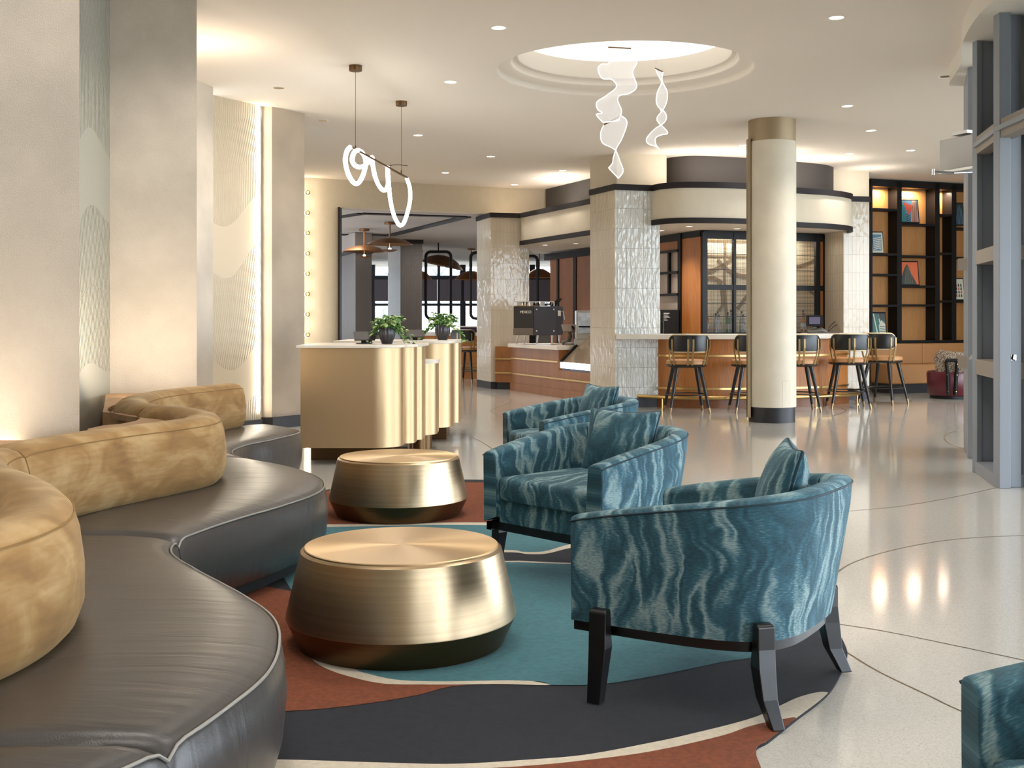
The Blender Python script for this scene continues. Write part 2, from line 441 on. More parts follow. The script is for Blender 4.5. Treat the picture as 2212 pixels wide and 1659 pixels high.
    def lathe(s, prof, c=(0, 0, 0), segs=32, a0=0, a1=2*PI, flip=False):
        full = abs(a1-a0-2*PI) < 1e-6
        k = segs if full else segs+1
        rows = []
        R = max(max(p[0] for p in prof), .001)
        for i in range(k):
            a = a0+(a1-a0)*i/segs
            rows.append([Vector((c[0]+r*math.cos(a), c[1]+r*math.sin(a), c[2]+z)) for r, z in prof])
        ids = [[s.vert(p) for p in r] for r in rows]
        vl = [0]
        for j in range(1, len(prof)): vl.append(vl[-1]+math.dist(prof[j-1], prof[j]))
        for i in range(segs):
            i2 = (i+1) % k
            u0, u1 = (a1-a0)*i/segs*R, (a1-a0)*(i+1)/segs*R
            for j in range(len(prof)-1):
                q = [ids[i][j], ids[i2][j], ids[i2][j+1], ids[i][j+1]]
                uv = [(u0, vl[j]), (u1, vl[j]), (u1, vl[j+1]), (u0, vl[j+1])]
                if prof[j][0] < 1e-6: q = [q[0], q[2], q[3]]; uv = [uv[0], uv[2], uv[3]]
                elif prof[j+1][0] < 1e-6: q = q[:3]; uv = uv[:3]
                s.f.append(q); s.uv.append(uv); s.mi.append(s.cur)
        return s
    def build(s, name, mats, parent=None, world=False, smooth=None, bevel=0, sub=0, solid=0, fix=True):
        me = bpy.data.meshes.new(name)
        me.from_pydata(s.v, [], s.f)
        ul = me.uv_layers.new(name='UVMap')
        k = 0
        for p, uv in zip(me.polygons, s.uv):
            for q in range(p.loop_total): ul.data[p.loop_start+q].uv = uv[q]
        for mm in (mats if isinstance(mats, (list, tuple)) else [mats]): me.materials.append(mm)
        for p, i in zip(me.polygons, s.mi): p.material_index = i
        if fix:
            import bmesh
            bm = bmesh.new(); bm.from_mesh(me)
            bmesh.ops.remove_doubles(bm, verts=bm.verts, dist=1e-5)
            bmesh.ops.recalc_face_normals(bm, faces=bm.faces)
            bm.to_mesh(me); bm.free()
        if smooth is not None:
            for p in me.polygons: p.use_smooth = True
            me.set_sharp_from_angle(angle=math.radians(smooth))
        o = bpy.data.objects.new(name, me)
        COL.objects.link(o)
        if parent is not None:
            if world:
                me.transform(rootmat(parent).inverted())
            o.parent = parent
        if bevel:
            bv = o.modifiers.new('bevel', 'BEVEL'); bv.width = bevel; bv.segments = 2; bv.limit_method = 'ANGLE'
        if sub:
            sb = o.modifiers.new('smooth', 'SUBSURF'); sb.levels = sub; sb.render_levels = sub
        return o
def rootmat(o):
    m_ = Matrix.Translation(o.location) @ o.rotation_euler.to_matrix().to_4x4()
    return rootmat(o.parent) @ m_ if o.parent else m_
def offset(path, d):
    out = []; n = len(path)
    for i in range(n):
        a = Vector(path[max(i-1, 0)]); b = Vector(path[i]); c = Vector(path[min(i+1, n-1)])
        t1 = (b-a) if i > 0 else (c-b); t2 = (c-b) if i < n-1 else (b-a)
        t1.normalize(); t2.normalize()
        n1 = Vector((-t1.y, t1.x)); n2 = Vector((-t2.y, t2.x))
        m_ = (n1+n2); m_.normalize()
        k = max(m_.dot(n1), .35)
        p = b+m_*d/k
        out.append((p.x, p.y))
    return out
def cr(pts, n=6, closed=False):
    """Catmull-Rom through points of any dimension"""
    out = []; m_ = len(pts); D = len(pts[0])
    rng = range(m_ if closed else m_-1)
    for i in rng:
        def g(k): return pts[k % m_] if closed else pts[min(max(k, 0), m_-1)]
        p0, p1, p2, p3 = g(i-1), g(i), g(i+1), g(i+2)
        for j in range(n):
            t = j/n
            out.append(tuple(.5*(2*p1[q]+(p2[q]-p0[q])*t+(2*p0[q]-5*p1[q]+4*p2[q]-p3[q])*t*t+(3*p1[q]-p0[q]-3*p2[q]+p3[q])*t**3) for q in range(D)))
    if not closed: out.append(tuple(pts[-1]))
    return out
def empty(name, loc, rz=0):
    o = bpy.data.objects.new(name, None); COL.objects.link(o)
    o.location = loc; o.rotation_euler = (0, 0, rz); o.empty_display_size = .1
    return o
def thing(name, label, cat, loc=(0, 0, 0), rz=0, group=None):
    o = empty(name, loc, rz); o['label'] = label; o['category'] = cat
    if group: o['group'] = group
    return o
def tag(o, label, cat, group=None):
    o['label'] = label; o['category'] = cat
    if group: o['group'] = group
    return o
def struct(o, label=None):
    o['kind'] = 'structure'
    if label: o['label'] = label
    return o
def dup(root, loc, rz, label=None, group=None):
    r = root.copy(); COL.objects.link(r); r.location = loc; r.rotation_euler = (0, 0, rz)
    if label: r['label'] = label
    if group: r['group'] = group
    for ch in list(root.children):
        c = ch.copy(); COL.objects.link(c); c.parent = r
        for g in list(ch.children):
            d = g.copy(); COL.objects.link(d); d.parent = c
    return r

# ================================================================ the setting
CZ = 3.98
def arc(cx, cy, r, a0, a1, n=16, ry=None):
    ry = ry or r
    return [(cx+r*math.cos(a0+(a1-a0)*i/n), cy+ry*math.sin(a0+(a1-a0)*i/n)) for i in range(n+1)]

fl = MB(); fl.box(-9, 14, -8, 27, -.12, 0)
floor = struct(fl.build('floor', TERRAZZO), 'cream terrazzo floor with thin curved metal inlay lines')
f2 = MB(); f2.box(-12, 16, 27, 46, -.12, -.001)
struct(f2.build('floor', TERRAZZO))
gd = MB(); gd.box(-60, 60, 46, 140, -.2, -.05); gd.box(14.2, 60, -60, 46, -.2, -.05); gd.box(-60, 14.2, -60, -8.2, -.2, -.05)
struct(gd.build('ground', TERRA))
def inlay(px, w=.007, n=10):
    pts = cr([G(*p) for p in px], n)
    L = offset(pts, w/2); R = offset(pts, -w/2)
    mb = MB()
    mb.grid([[(a[0], a[1], .0015), (c[0], c[1], .0015)] for a, c in zip(L, R)])
    o = mb.build('inlay_line', PLATE, floor, world=True)
for px in ([(1780, 1109), (1860, 1102), (1950, 1093), (2060, 1074), (2152, 1054)],
           [(1760, 1300), (1790, 1257), (1830, 1222), (1900, 1196), (2000, 1174), (2100, 1162), (2260, 1155)],
           [(1740, 1338), (1780, 1344), (1900, 1362), (2050, 1392), (2260, 1437)],
           [(1780, 1370), (1828, 1408), (1900, 1452), (2000, 1500), (2080, 1538), (2260, 1610)],
           [(1170, 905), (1110, 902), (1067, 893), (1064, 885), (1085, 877), (1103, 868), (1098, 862), (1060, 860), (990, 866)],
           [(925, 905), (970, 922), (1000, 935), (1046, 958), (1090, 990)],
           [(1560, 905), (1660, 912), (1740, 906), (1800, 898), (1826, 888), (1815, 881), (1800, 878)],
           [(1720, 897), (1850, 905), (2000, 920), (2090, 930)],
           [(2120, 925), (2079, 929), (2052, 935), (2040, 944), (2048, 957), (2079, 969)],
           [(1910, 872), (1955, 872), (1970, 864), (1955, 858), (1900, 856)]):
    inlay(px)

# ceiling with the round stepped opening
OC = Vector((1.19, 12.2, 0))
cl = MB()
ns = 96; X0, X1, Y0, Y1 = -9, 14, -8, 25
def rect_hit(a):
    dx, dy = math.cos(a), math.sin(a); t = 1e9
    if dx > 0: t = min(t, (X1-OC.x)/dx)
    if dx < 0: t = min(t, (X0-OC.x)/dx)
    if dy > 0: t = min(t, (Y1-OC.y)/dy)
    if dy < 0: t = min(t, (Y0-OC.y)/dy)
    return (OC.x+dx*t, OC.y+dy*t, CZ)
rows = []
for i in range(ns):
    a = 2*PI*i/ns
    c_, s_ = math.cos(a), math.sin(a)
    def rp(r, z): return (OC.x+r*c_, OC.y+r*s_, z)
    rows.append([rect_hit(a), rp(1.37, CZ), rp(1.352, CZ+.015), rp(1.348, CZ+.07), rp(1.33, CZ+.085), rp(1.22, CZ+.085), rp(1.198, CZ+.10), rp(1.19, CZ+.15), rp(1.175, CZ+.165), rp(1.13, CZ+.165), rp(1.118, CZ+.18), rp(1.11, CZ+.5)])
cl.grid(rows, cu=True)
ceiling = struct(cl.build('ceiling', CEIL, smooth=40), 'cream painted ceiling with a round stepped opening')
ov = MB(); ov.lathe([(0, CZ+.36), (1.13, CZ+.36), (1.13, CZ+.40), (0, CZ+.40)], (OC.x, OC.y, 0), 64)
o = ov.build('recess_top_glow', COVEGLOW, ceiling, world=True)  # flat recess top, made to glow itself in place of hidden cove lighting
rf = MB(); rf.box(X0, X1, Y0, Y1, CZ+.56, CZ+.7)
struct(rf.build('roof', CEIL))
# hairline joints in the ceiling
# restaurant beyond the opening
WX = lambda x: 21.3+.444*(x+3.85)
rc = MB(); rc.prism([(-14, WX(-14)+.2), (.75, WX(.75)+.2), (.75, 26), (16, 26), (16, 46), (-14, 46)], 3.45, 3.5)
struct(rc.build('ceiling', plain('restaurant_ceiling_paint', rgb(178, 168, 160), .85)), 'grey beige restaurant ceiling with black lines')
tr_ = MB()
def cline(a, c, w=.2):
    tr_.beam((a[0], a[1], 3.44), (c[0], c[1], 3.44), w, .03)
q = [(-4.6, 22.6), (-2.96, 22.7), (-.93, 23.45), (-3.05, 28.6), (-4.6, 28.2)]
cline((-3.9, 23.95), (-2.96, 22.65)); cline((-2.96, 22.65), (-.95, 23.4)); cline((-.95, 23.4), (-3.05, 28.6), .25); cline((-3.05, 28.6), (-5.5, 27.9), .3)
struct(tr_.build('trim_1', TRIM), 'black line on the restaurant ceiling')

# back wall with the wide opening
bw = MB(); bw.wall([(-6.5, WX(-6.5)), (-3.25, WX(-3.25))], 0, CZ, .22)
struct(bw.build('wall_back', CREAM), 'cream wall carrying a column of globe lights')
bh = MB(); bh.wall([(-3.25, WX(-3.25)), (.7, WX(.7))], 3.45, CZ, .22)
struct(bh.build('wall_header', CREAM), 'cream header above the opening to the restaurant')
jt = MB(); jt.beam((-3.235, WX(-3.235), 0), (-3.235, WX(-3.235), 3.45), .035, .26)
struct(jt.build('trim_2', TRIM))

# left wall, carved plaster between pillars
wl = MB(); wl.wall([(-3.31, -7.9), (-3.31, 9.9)], 0, CZ, .3)
struct(wl.build('wall_left', RELIEF_D), 'carved grey plaster wall behind the pillars')
w2 = MB(); w2.wall([(-3.5, 10.1), (-3.46, 12.6), (-3.385, 13.0)], 0, CZ, .4)
struct(w2.build('wall_left', PLASTER), 'smooth beige plaster wall return')
w3 = MB(); w3.wall([(-3.51, 13.45), (-3.09, 14.12)], 0, CZ, .3)
struct(w3.build('wall_left', RELIEF), 'cream carved plaster panel with wavy ribbed layers')
w4 = MB(); w4.wall([(-3.4, 15.2), (-4.25, 15.4), (-4.25, 21.2)], 0, CZ, .3)
struct(w4.build('wall_left', PLASTER))
w5 = MB(); w5.box(-9, -3.8, -8, 21, 0, CZ)
led = MB(); led.box(-3.125, -3.095, 14.06, 14.10, .22, CZ-.02)
o = led.build('led_strip', plain('cove_led', (1, .95, .85, 1), .4, emit=(1, .9, .74, 1), es=16)); tag(o, 'bright vertical light strip in the corner of the carved panel', 'light strip')
bb = MB(); bb.wall([(-3.47, 13.42), (-3.07, 14.06)], 0, .13, -.02); bb.wall([(-3.09, 14.17), (-2.96, 14.17), (-2.62, 14.63)], 0, .14, -.03)
struct(bb.build('baseboard_left', BASEB))

def pillar(name, poly, z1, mats, label, cat='pillar', z0=0, base=0, bp=None):
    t = thing(name, label, cat, (sum(p[0] for p in poly)/len(poly), sum(p[1] for p in poly)/len(poly), 0))
    mb = MB(); mb.prism(poly, base, z1); mb.build('shaft', mats, t, world=True)
    if base:
        c = Vector((t.location.x, t.location.y))
        mb = MB(); mb.prism([tuple(c+(Vector(p)-c)*1.0) for p in (bp or poly)], 0, base)
        mb.build('base', BASEB, t, world=True)
    t['kind'] = 'structure'
    return t
pillar('plaster_pillar', [(-3.2, 5.78), (-2.178, 5.78), (-2.36, 6.24), (-3.2, 6.24)], CZ, PLASTER, 'wide textured plaster pillar nearest to the sofa')
pillar('plaster_pillar', [(-3.33, 9.45), (-2.595, 9.45), (-2.76, 9.95), (-3.33, 9.95)], CZ, PLASTER, 'textured plaster pillar rising behind the sofa bend')
pillar('plaster_pillar', [(-3.09, 14.2), (-2.97, 14.2), (-2.65, 14.66), (-2.75, 15.2), (-3.09, 15.2)], CZ, plain('stained_plaster', rgb(178, 164, 146), .7, noise=.2, nscale=1.2, bmp=.3), 'angled grey-brown plaster pillar left of the bronze desk', base=.14)

# round column in front of the bar
t = thing('round_column', 'round off-white column with bronze collar standing before the bar', 'column', (3.44, 15.2, 0)); t['kind'] = 'structure'
mb = MB(); mb.lathe([(.31, .2), (.315, .205), (.315, 3.66), (.31, 3.69)], (3.44, 15.2, 0), 64); mb.lathe([(0, 3.69), (.31, 3.69)], (3.44, 15.2, 0), 64)
mb.build('shaft', plain('column_plaster', rgb(214, 204, 184), .55, noise=.06, nscale=3, bmp=.3, bscale=60), t, world=True, smooth=40)
mb = MB(); mb.lathe([(.308, 3.6), (.308, CZ)], (3.44, 15.2, 0), 64); mb.build('collar', plain('collar_bronze', rgb(158, 140, 112), .45, .6), t, world=True, smooth=40)
mb = MB(); mb.lathe([(.3, 0), (.3, .2), (0, .2)], (3.44, 15.2, 0), 64); mb.build('base', BASEB, t, world=True, smooth=40)
mb = MB(); mb.beam((3.115, 15.12, .06), (3.115, 15.12, 3.72), .04, .09); mb.build('edge_strip', PLATE, t, world=True)
mb = MB()
for a0, a1, z0, z1 in ((-1.36, -1.35, .22, .55), (-.98, -.97, .22, .55), (-1.36, -.97, .55, .553)):
    mb.lathe([(.3155, z0), (.3158, z0), (.3158, z1), (.3155, z1)], (3.44, 15.2, 0), 6, a0, a1)
mb.build('access_panel_joint', PLATE, t, world=True)

# tiled pillars
pillar('tiled_pillar', [(-.71, 23.2), (-.41, 22.25), (.335, 22.5), (.2, 23.4)], 3.36, TILE_C, 'cream tiled pillar beside the opening to the restaurant', base=.14)
pillar('tiled_pillar', [(1.25, 18.35), (1.572, 17.55), (2.285, 17.75), (2.0, 18.6)], 3.36, [TILE_C, TILE_W], 'tall glossy white tiled pillar at the left end of the bar', base=.14)
for o in bpy.data.objects:
    if o.name == 'shaft.004' or (o.name.startswith('shaft') and o.parent and o.parent['label'].startswith('tall glossy')):
        for p in o.data.polygons:
            if p.normal.y < -.85 and abs(p.normal.z) < .1: p.material_index = 1
pillar('plaster_pillar', [(1.29, 18.95), (1.66, 18.2), (2.47, 18.35), (2.47, 19.4), (1.46, 21.4)], CZ, CREAM, 'cream block above the tiled pillar of the bar')
for o in bpy.data.objects:
    if o.parent and o.parent.get('label', '').startswith('cream block'):
        for v_ in o.data.vertices:
            if v_.co.z < 1: v_.co.z = 3.4
pillar('tiled_pillar', [(5.36, 19.9), (5.56, 19.25), (6.02, 19.35), (6.25, 20.6), (5.5, 20.6)], 3.36, TILE_C, 'pale tiled pillar between bar and bookcase', base=.19)
pillar('plaster_pillar', [(5.5, 20.15), (6.36, 20.45), (6.5, 21.6), (5.4, 21.4)], CZ, CREAM, 'cream wall block beside the bookcase top')
for o in bpy.data.objects:
    if o.parent and o.parent.get('label', '').startswith('cream wall block'):
        for v_ in o.data.vertices:
            if v_.co.z < 1: v_.co.z = 3.38

# curved bulkhead over the bar (cream band, black trims), straight band over the coffee counter
BAND = cr([(2.10, 17.9), (2.33, 17.42), (2.75, 17.28), (3.59, 17.45), (4.48, 18.05), (4.98, 18.3), (5.35, 18.6), (5.6, 18.95), (5.66, 19.3)], 8)
LB = [(.17, 22.4), (1.36, 19.65), (1.7, 18.85)]
mb = MB(); mb.wall(BAND, 2.86, 3.34, .12)
o = mb.build('wall_bulkhead', CREAM, smooth=30); struct(o, 'curved cream bulkhead over the bar')
mb = MB(); mb.wall(LB, 2.86, 3.34, .12); struct(mb.build('wall_bulkhead', CREAM), 'straight cream bulkhead over the coffee counter')
def trimrun(path, z0, z1, t, name, label=None, smooth=30, out=.025):
    mb = MB(); p2 = offset(path, -out); mb.wall(p2, z0, z1, t); struct(mb.build(name, TRIM, smooth=smooth), label)
trimrun(BAND, 2.80, 2.88, .06, 'trim_3', 'black curved trim under the bar bulkhead')
trimrun(BAND, 3.33, 3.42, .06, 'trim_4', 'black curved trim on top of the bar bulkhead')
trimrun(LB, 2.80, 2.88, .06, 'trim_5')
trimrun([(-.71, 23.2), (-.41, 22.25), (.17, 22.4), (1.36, 19.65), (1.7, 18.85)], 3.33, 3.42, .06, 'trim_6')
trimrun([(1.25, 18.35), (1.572, 17.55), (2.14, 17.7)], 3.33, 3.42, .06, 'trim_7')
trimrun([(5.6, 19.27), (6.03, 19.35)], 3.33, 3.42, .06, 'trim_8')
# soffit and deck
sof = [(.17, 22.45), (1.36, 19.7), (1.8, 18.7)]+[(x, y+.05) for x, y in BAND]+[(6.2, 20.4), (5.45, 21.5), (3.6, 22.2), (2.4, 24), (1.5, 25.8), (.5, 25.8)]
mb = MB(); mb.prism(sof, 2.83, 2.86); struct(mb.build('ceiling', plain('soffit_paint', rgb(206, 196, 182), .8)), 'low cream soffit over the bar')
mb = MB(); mb.prism(sof, 3.3, 3.34); struct(mb.build('ceiling', CEIL))
# dark set-back walls above the bulkhead
DR = cr([(2.48, 19.1), (2.52, 18.75), (2.92, 18.45), (3.84, 18.7), (4.75, 19.15), (5.3, 19.5), (5.56, 19.85)], 8)
mb = MB(); mb.wall(DR, 3.34, CZ, .1); struct(mb.build('wall_drum', DARKGREY, smooth=30), 'dark grey curved wall set back above the bulkhead')
mb = MB(); mb.wall([(.68, 23.2), (1.50, 21.3)], 3.34, CZ, .1); struct(mb.build('wall_drum', DARKGREY), 'dark grey wall panel above the coffee counter bulkhead')
# hidden enclosing walls
mb = MB(); mb.box(11.2, 11.5, 17, 25, 0, CZ); struct(mb.build('wall_right', CREAM))
mb = MB(); mb.box(6.3, 11.5, 23.4, 23.7, 0, CZ); struct(mb.build('wall_back', CREAM))
mb = MB(); mb.box(1.6, 6.4, 24.5, 24.7, 0, 3.45); struct(mb.build('wall_back', WALLG))
mb = MB(); mb.box(-9, 4.5, -8.0, -7.9, 0, CZ); struct(mb.build('wall_front', CREAM))
# coves
light('AREA', (3.4, 17.95, 3.46), 9, SOFT, 2.2, .2, target=(3.4, 18.0, 5))
light('AREA', (5.0, 18.75, 3.46), 5, SOFT, 1.0, .2, target=(5.0, 18.8, 5))
light('AREA', (.9, 21.4, 3.46), 7, SOFT, .3, 1.6, target=(.9, 21.5, 5))
light('AREA', (6.2, 19.9, 3.46), 2.5, SOFT, .5, .3, target=(6.2, 20, 5))

# ---- curved glazed entrance on the right
fac = thing('entrance_screen', 'grey metal framed entrance screen with deep mullions on the right', 'entrance', (4.1, 10.2, 0)); fac['kind'] = 'structure'
A0, A1, A2, A3, A4 = (4.74, 12.05), (4.43, 11.16), (4.50, 11.1), (4.08, 10.1), (3.90, 9.2)
def plane_post(name, a, c, z0, z1, t=.06, mat=GREYMET):
    mb = MB(); mb.wall([a, c], z0, z1, t, 1); return mb.build(name, mat, fac, world=True, bevel=.004)
plane_post('side_panel', A0, (4.55, 11.5), 0, CZ, .05)
plane_post('side_panel', (4.52, 11.42), A1, 0, CZ, .08)
plane_post('side_panel', A1, A2, 0, CZ, .1)
mb = MB(); mb.obox((4.535, 11.14, CZ/2), (.10, .10, CZ), .3); mb.build('mullion', GREYMET, fac, world=True, bevel=.004)
mb = MB(); mb.obox((4.10, 10.12, CZ/2), (.05, .07, CZ), .2); mb.build('mullion', GREYMET, fac, world=True, bevel=.004)
# deep box bay between 10.1 and 9.3: back plate set 0.22 m behind the front edge
mb = MB(); mb.wall([(4.27, 10.12), (4.14, 9.35)], .04, CZ, .04, 1); mb.build('bay_back', GREYMET, fac, world=True)
mb = MB(); mb.wall([(4.08, 10.12), (4.30, 10.12)], 0, CZ, .05, 1); mb.build('bay_side', GREYMET, fac, world=True)
def bayshelf(z0, z1, name='transom'):
    mb = MB(); mb.prism([(4.075, 10.1), (3.89, 9.24), (4.12, 9.24), (4.29, 10.1)], z0, z1); mb.build(name, GREYWARM if name == 'transom' else GREYMET, fac, world=True, bevel=.003)
bayshelf(0, .10, 'bottom_rail'); bayshelf(.87, 1.00); bayshelf(1.83, 1.95)
bayshelf(3.86, CZ, 'head_rail')
for z_ in (.88, 1.84):
    mb = MB(); mb.obox((4.44, 11.25, z_+.05), (.05, .16, .12), .3); mb.build('transom_end', GREYWARM, fac, world=True, bevel=.003)
def pst(name, c, size, rz=0, mat=GREYMET, z=(0, CZ)):
    mb = MB(); mb.obox((c[0], c[1], (z[0]+z[1])/2), (size[0], size[1], z[1]-z[0]), rz); return mb.build(name, mat, fac, world=True, bevel=.004)
pst('mullion', (3.935, 9.22), (.09, .12)); pst('mullion', (4.04, 9.27), (.11, .08)); pst('mullion', (4.18, 9.24), (.13, .10))
# header running on towards the viewer, and the upper lights above it
B = [(4.47, 11.12), (4.08, 10.1), (3.90, 9.2), (3.86, 8.5), (3.92, 7.6), (4.1, 6.7)]
mb = MB(); mb.wall(B, 2.80, 2.95, .12, 1); mb.build('header', GREYWARM, fac, world=True)
mb = MB(); mb.wall(offset(B, -.02), 2.86, 2.9, .4, 1); mb.build('header_shelf', GREYMET, fac, world=True)
for (x, y), rz in (((3.885, 8.62), 0), ((3.93, 7.7), -.1), ((4.1, 6.75), -.2)):
    pst('mullion', (x+.07, y), (.16, .07), rz, z=(2.9, CZ))
mb = MB(); mb.wall([(4.28, 10.0), (4.12, 9.2), (4.08, 8.5), (4.12, 7.6), (4.3, 6.7)], 2.95, 3.86, .02, 1); mb.build('upper_glass', GLASS, fac, world=True)
pst('mullion', (4.10, 8.95), (.05, .05), 0, BLACK, (2.95, 3.86))
mb = MB(); mb.box(4.25, 5.6, 9.3, 9.36, 0, 2.9); mb.build('door_leaf', GREYMET, fac, world=True)
# bulkhead ring above the entrance
BR = cr([(4.62, 12.1), (4.52, 11.85), (4.30, 11.0), (3.97, 10.1), (3.75, 9.2), (3.70, 8.5), (3.76, 7.6), (3.95, 6.6), (4.3, 5.5)], 6)
mb = MB(); mb.wall(BR, 3.80, CZ, .9, 1); struct(mb.build('wall_bulkhead', WHITE, smooth=30), 'white curved bulkhead above the entrance screen')
# sliding glazed front continuing out of the picture to the right and behind: slim mullions that let the daylight in
gf = MB()
for y in (-6, -4, -2, 0, 2, 4, 5.6): gf.box(7.0, 7.12, y-.05, y+.05, 0, CZ)
gf.box(7.0, 7.12, -8, 5.6, 2.8, 2.95)
for x in (-7, -5, -3, -1, 1, 3, 5): gf.box(x-.05, x+.05, -7.9, -7.78, 0, CZ)
gf.box(-9, 7, -7.9, -7.78, 2.8, 2.95)
struct(gf.build('window_1', GREYMET))
# door operator
t = thing('door_operator', 'white door operator box with a thin steel arm above the entrance', 'door operator', P(2082, 330, 10.9))
mb = MB(); p0 = P(2070, 292, 10.9); 
mb.obox(P(2085, 330, 10.85)+Vector((.02, .0, 0)), (.17, .55, .30), .38); mb.build('housing', plain('operator_white', rgb(206, 204, 198), .4), t, world=True, bevel=.008)
mb = MB(); mb.obox(P(2080, 367, 10.7), (.12, .5, .03), .38); mb.build('underside_tray', GREYSIL, t, world=True, bevel=.004)
mb = MB(); mb.tube([P(2016, 371, 10.6), P(2060, 373, 10.6), P(2108, 371, 10.7)], .011, 8); mb.tube([P(2016, 365, 10.6), P(2016, 378, 10.6)], .013, 8); mb.build('arm', CHROME, t, world=True)
mb = MB(); mb.obox(P(2086, 288, 10.85), (.16, .2, .03), .38); mb.tube([P(2070, 286, 10.85), P(2096, 290, 10.8), P(2106, 300, 10.8)], .006); mb.build('bracket', GREYSIL, t, world=True)
mb = MB(); mb.beam(P(2097, 776, 10.98), P(2109, 763, 10.9), .05, .02); mb.obox(P(2108, 768, 11.0), (.03, .05, .09)); mb.build('door_handle', CHROME, fac, world=True, bevel=.004)
t = thing('key_switch', 'small square metal key switch on the grey door post', 'switch', P(2189, 772, 9.18))
mb = MB(); mb.obox(P(2189, 772, 9.18), (.045, .012, .05)); mb.build('plate', CHROME, t, world=True, bevel=.003)
mb = MB(); mb.tube([P(2189, 766, 9.165), P(2187, 776, 9.165), P(2192, 778, 9.165)], .005, 8); mb.build('key_slot', BLACK, t, world=True)

# ================================================================ serpentine sofa
REAR = [(-2.38, 9.72), (-2.50, 9.3), (-2.62, 8.9), (-2.68, 8.45), (-2.64, 7.95), (-2.50, 7.52), (-2.27, 7.2), (-2.0, 6.95), (-1.82, 6.65), (-1.76, 6.32), (-1.85, 6.02), (-2.01, 5.65), (-2.13, 5.25), (-2.18, 4.86), (-2.12, 4.52), (-1.95, 4.22), (-1.72, 3.92), (-1.52, 3.6), (-1.40, 3.3), (-1.38, 3.02), (-1.46, 2.72), (-1.6, 2.4), (-1.72, 2.05), (-1.78, 1.7), (-1.76, 1.3)]
FRONT = [(-2.08, 10.02), (-1.76, 9.55), (-1.84, 8.95), (-1.97, 8.5), (-1.96, 8.05), (-1.76, 7.64), (-1.36, 7.17), (-1.14, 6.78), (-1.045, 6.42), (-1.05, 6.1), (-1.15, 5.72), (-1.26, 5.42), (-1.35, 5.12), (-1.40, 4.83), (-1.35, 4.57), (-1.17, 4.27), (-.9, 3.87), (-.74, 3.58), (-.665, 3.3), (-.64, 3.02), (-.68, 2.75), (-.745, 2.5), (-.86, 2.25), (-.98, 1.85), (-1.0, 1.4)]
NS = 8
R_ = cr(REAR, NS); F_ = cr(FRONT, NS)
sofa = thing('serpentine_sofa', 'long winding sofa with charcoal vinyl seats and ochre velvet back', 'sofa', (-1.6, 6, 0))
SEAT_Z = .44
def seat_section(i0, i1):
    rows = []; welt = []; base = []
    n0, n1 = i0*NS, i1*NS
    for k in range(n0, n1+1):
        r = Vector(R_[k]); f = Vector(F_[k]); d = (f-r); L = d.length; d.normalize()
        e = min(k-n0, n1-k)            # rows next to a seam dip into it
        dip = {0: .030, 1: .006}.get(e, 0)
        sh = 0
        prof = [(0, .30), (0, SEAT_Z-.02), (.12*L, SEAT_Z+.0), (.4*L, SEAT_Z+.012), (.7*L, SEAT_Z+.012), (L-.09, SEAT_Z+.003), (L-.045, SEAT_Z-.006), (L-.015, SEAT_Z-.018), (L, SEAT_Z-.036),
                (L+.012, SEAT_Z-.10), (L+.018, .27), (L+.008, .17), (L-.012, .10), (L-.03, .085), (L*.5, .085)]
        rows.append([(r.x+d.x*u, r.y+d.y*u, z-(dip if z > .3 else 0)) for u, z in prof])
        if 1 <= e or True: welt.append((r.x+d.x*(L-.004), r.y+d.y*(L-.004), SEAT_Z-.022-dip))
        base.append((r+d*.03, r+d*(L-.10)))
    # pull the end rows in a little so a seam reads as a groove
    def shrink(row, other, t): return [tuple(Vector(a).lerp(Vector(b), t)) for a, b in zip(row, other)]
    rows[0] = shrink(rows[0], rows[1], .12); rows[-1] = shrink(rows[-1], rows[-2], .12)
    mb = MB(); ids = mb.grid(rows)
    mb.face(None, None, list(ids[0])); mb.face(None, None, list(reversed(ids[-1])))
    seat = mb.build('seat', VINYL, sofa, world=True, smooth=50)
    w = MB(); w.tube(welt, .0045, 6); w.build('welt', STITCH, seat, world=True, smooth=60)
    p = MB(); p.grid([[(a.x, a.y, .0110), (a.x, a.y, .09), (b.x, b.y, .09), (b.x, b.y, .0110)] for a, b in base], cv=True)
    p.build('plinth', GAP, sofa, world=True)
for a, c in ((0, 5), (5, 13), (13, 21), (21, 24)): seat_section(a, c)
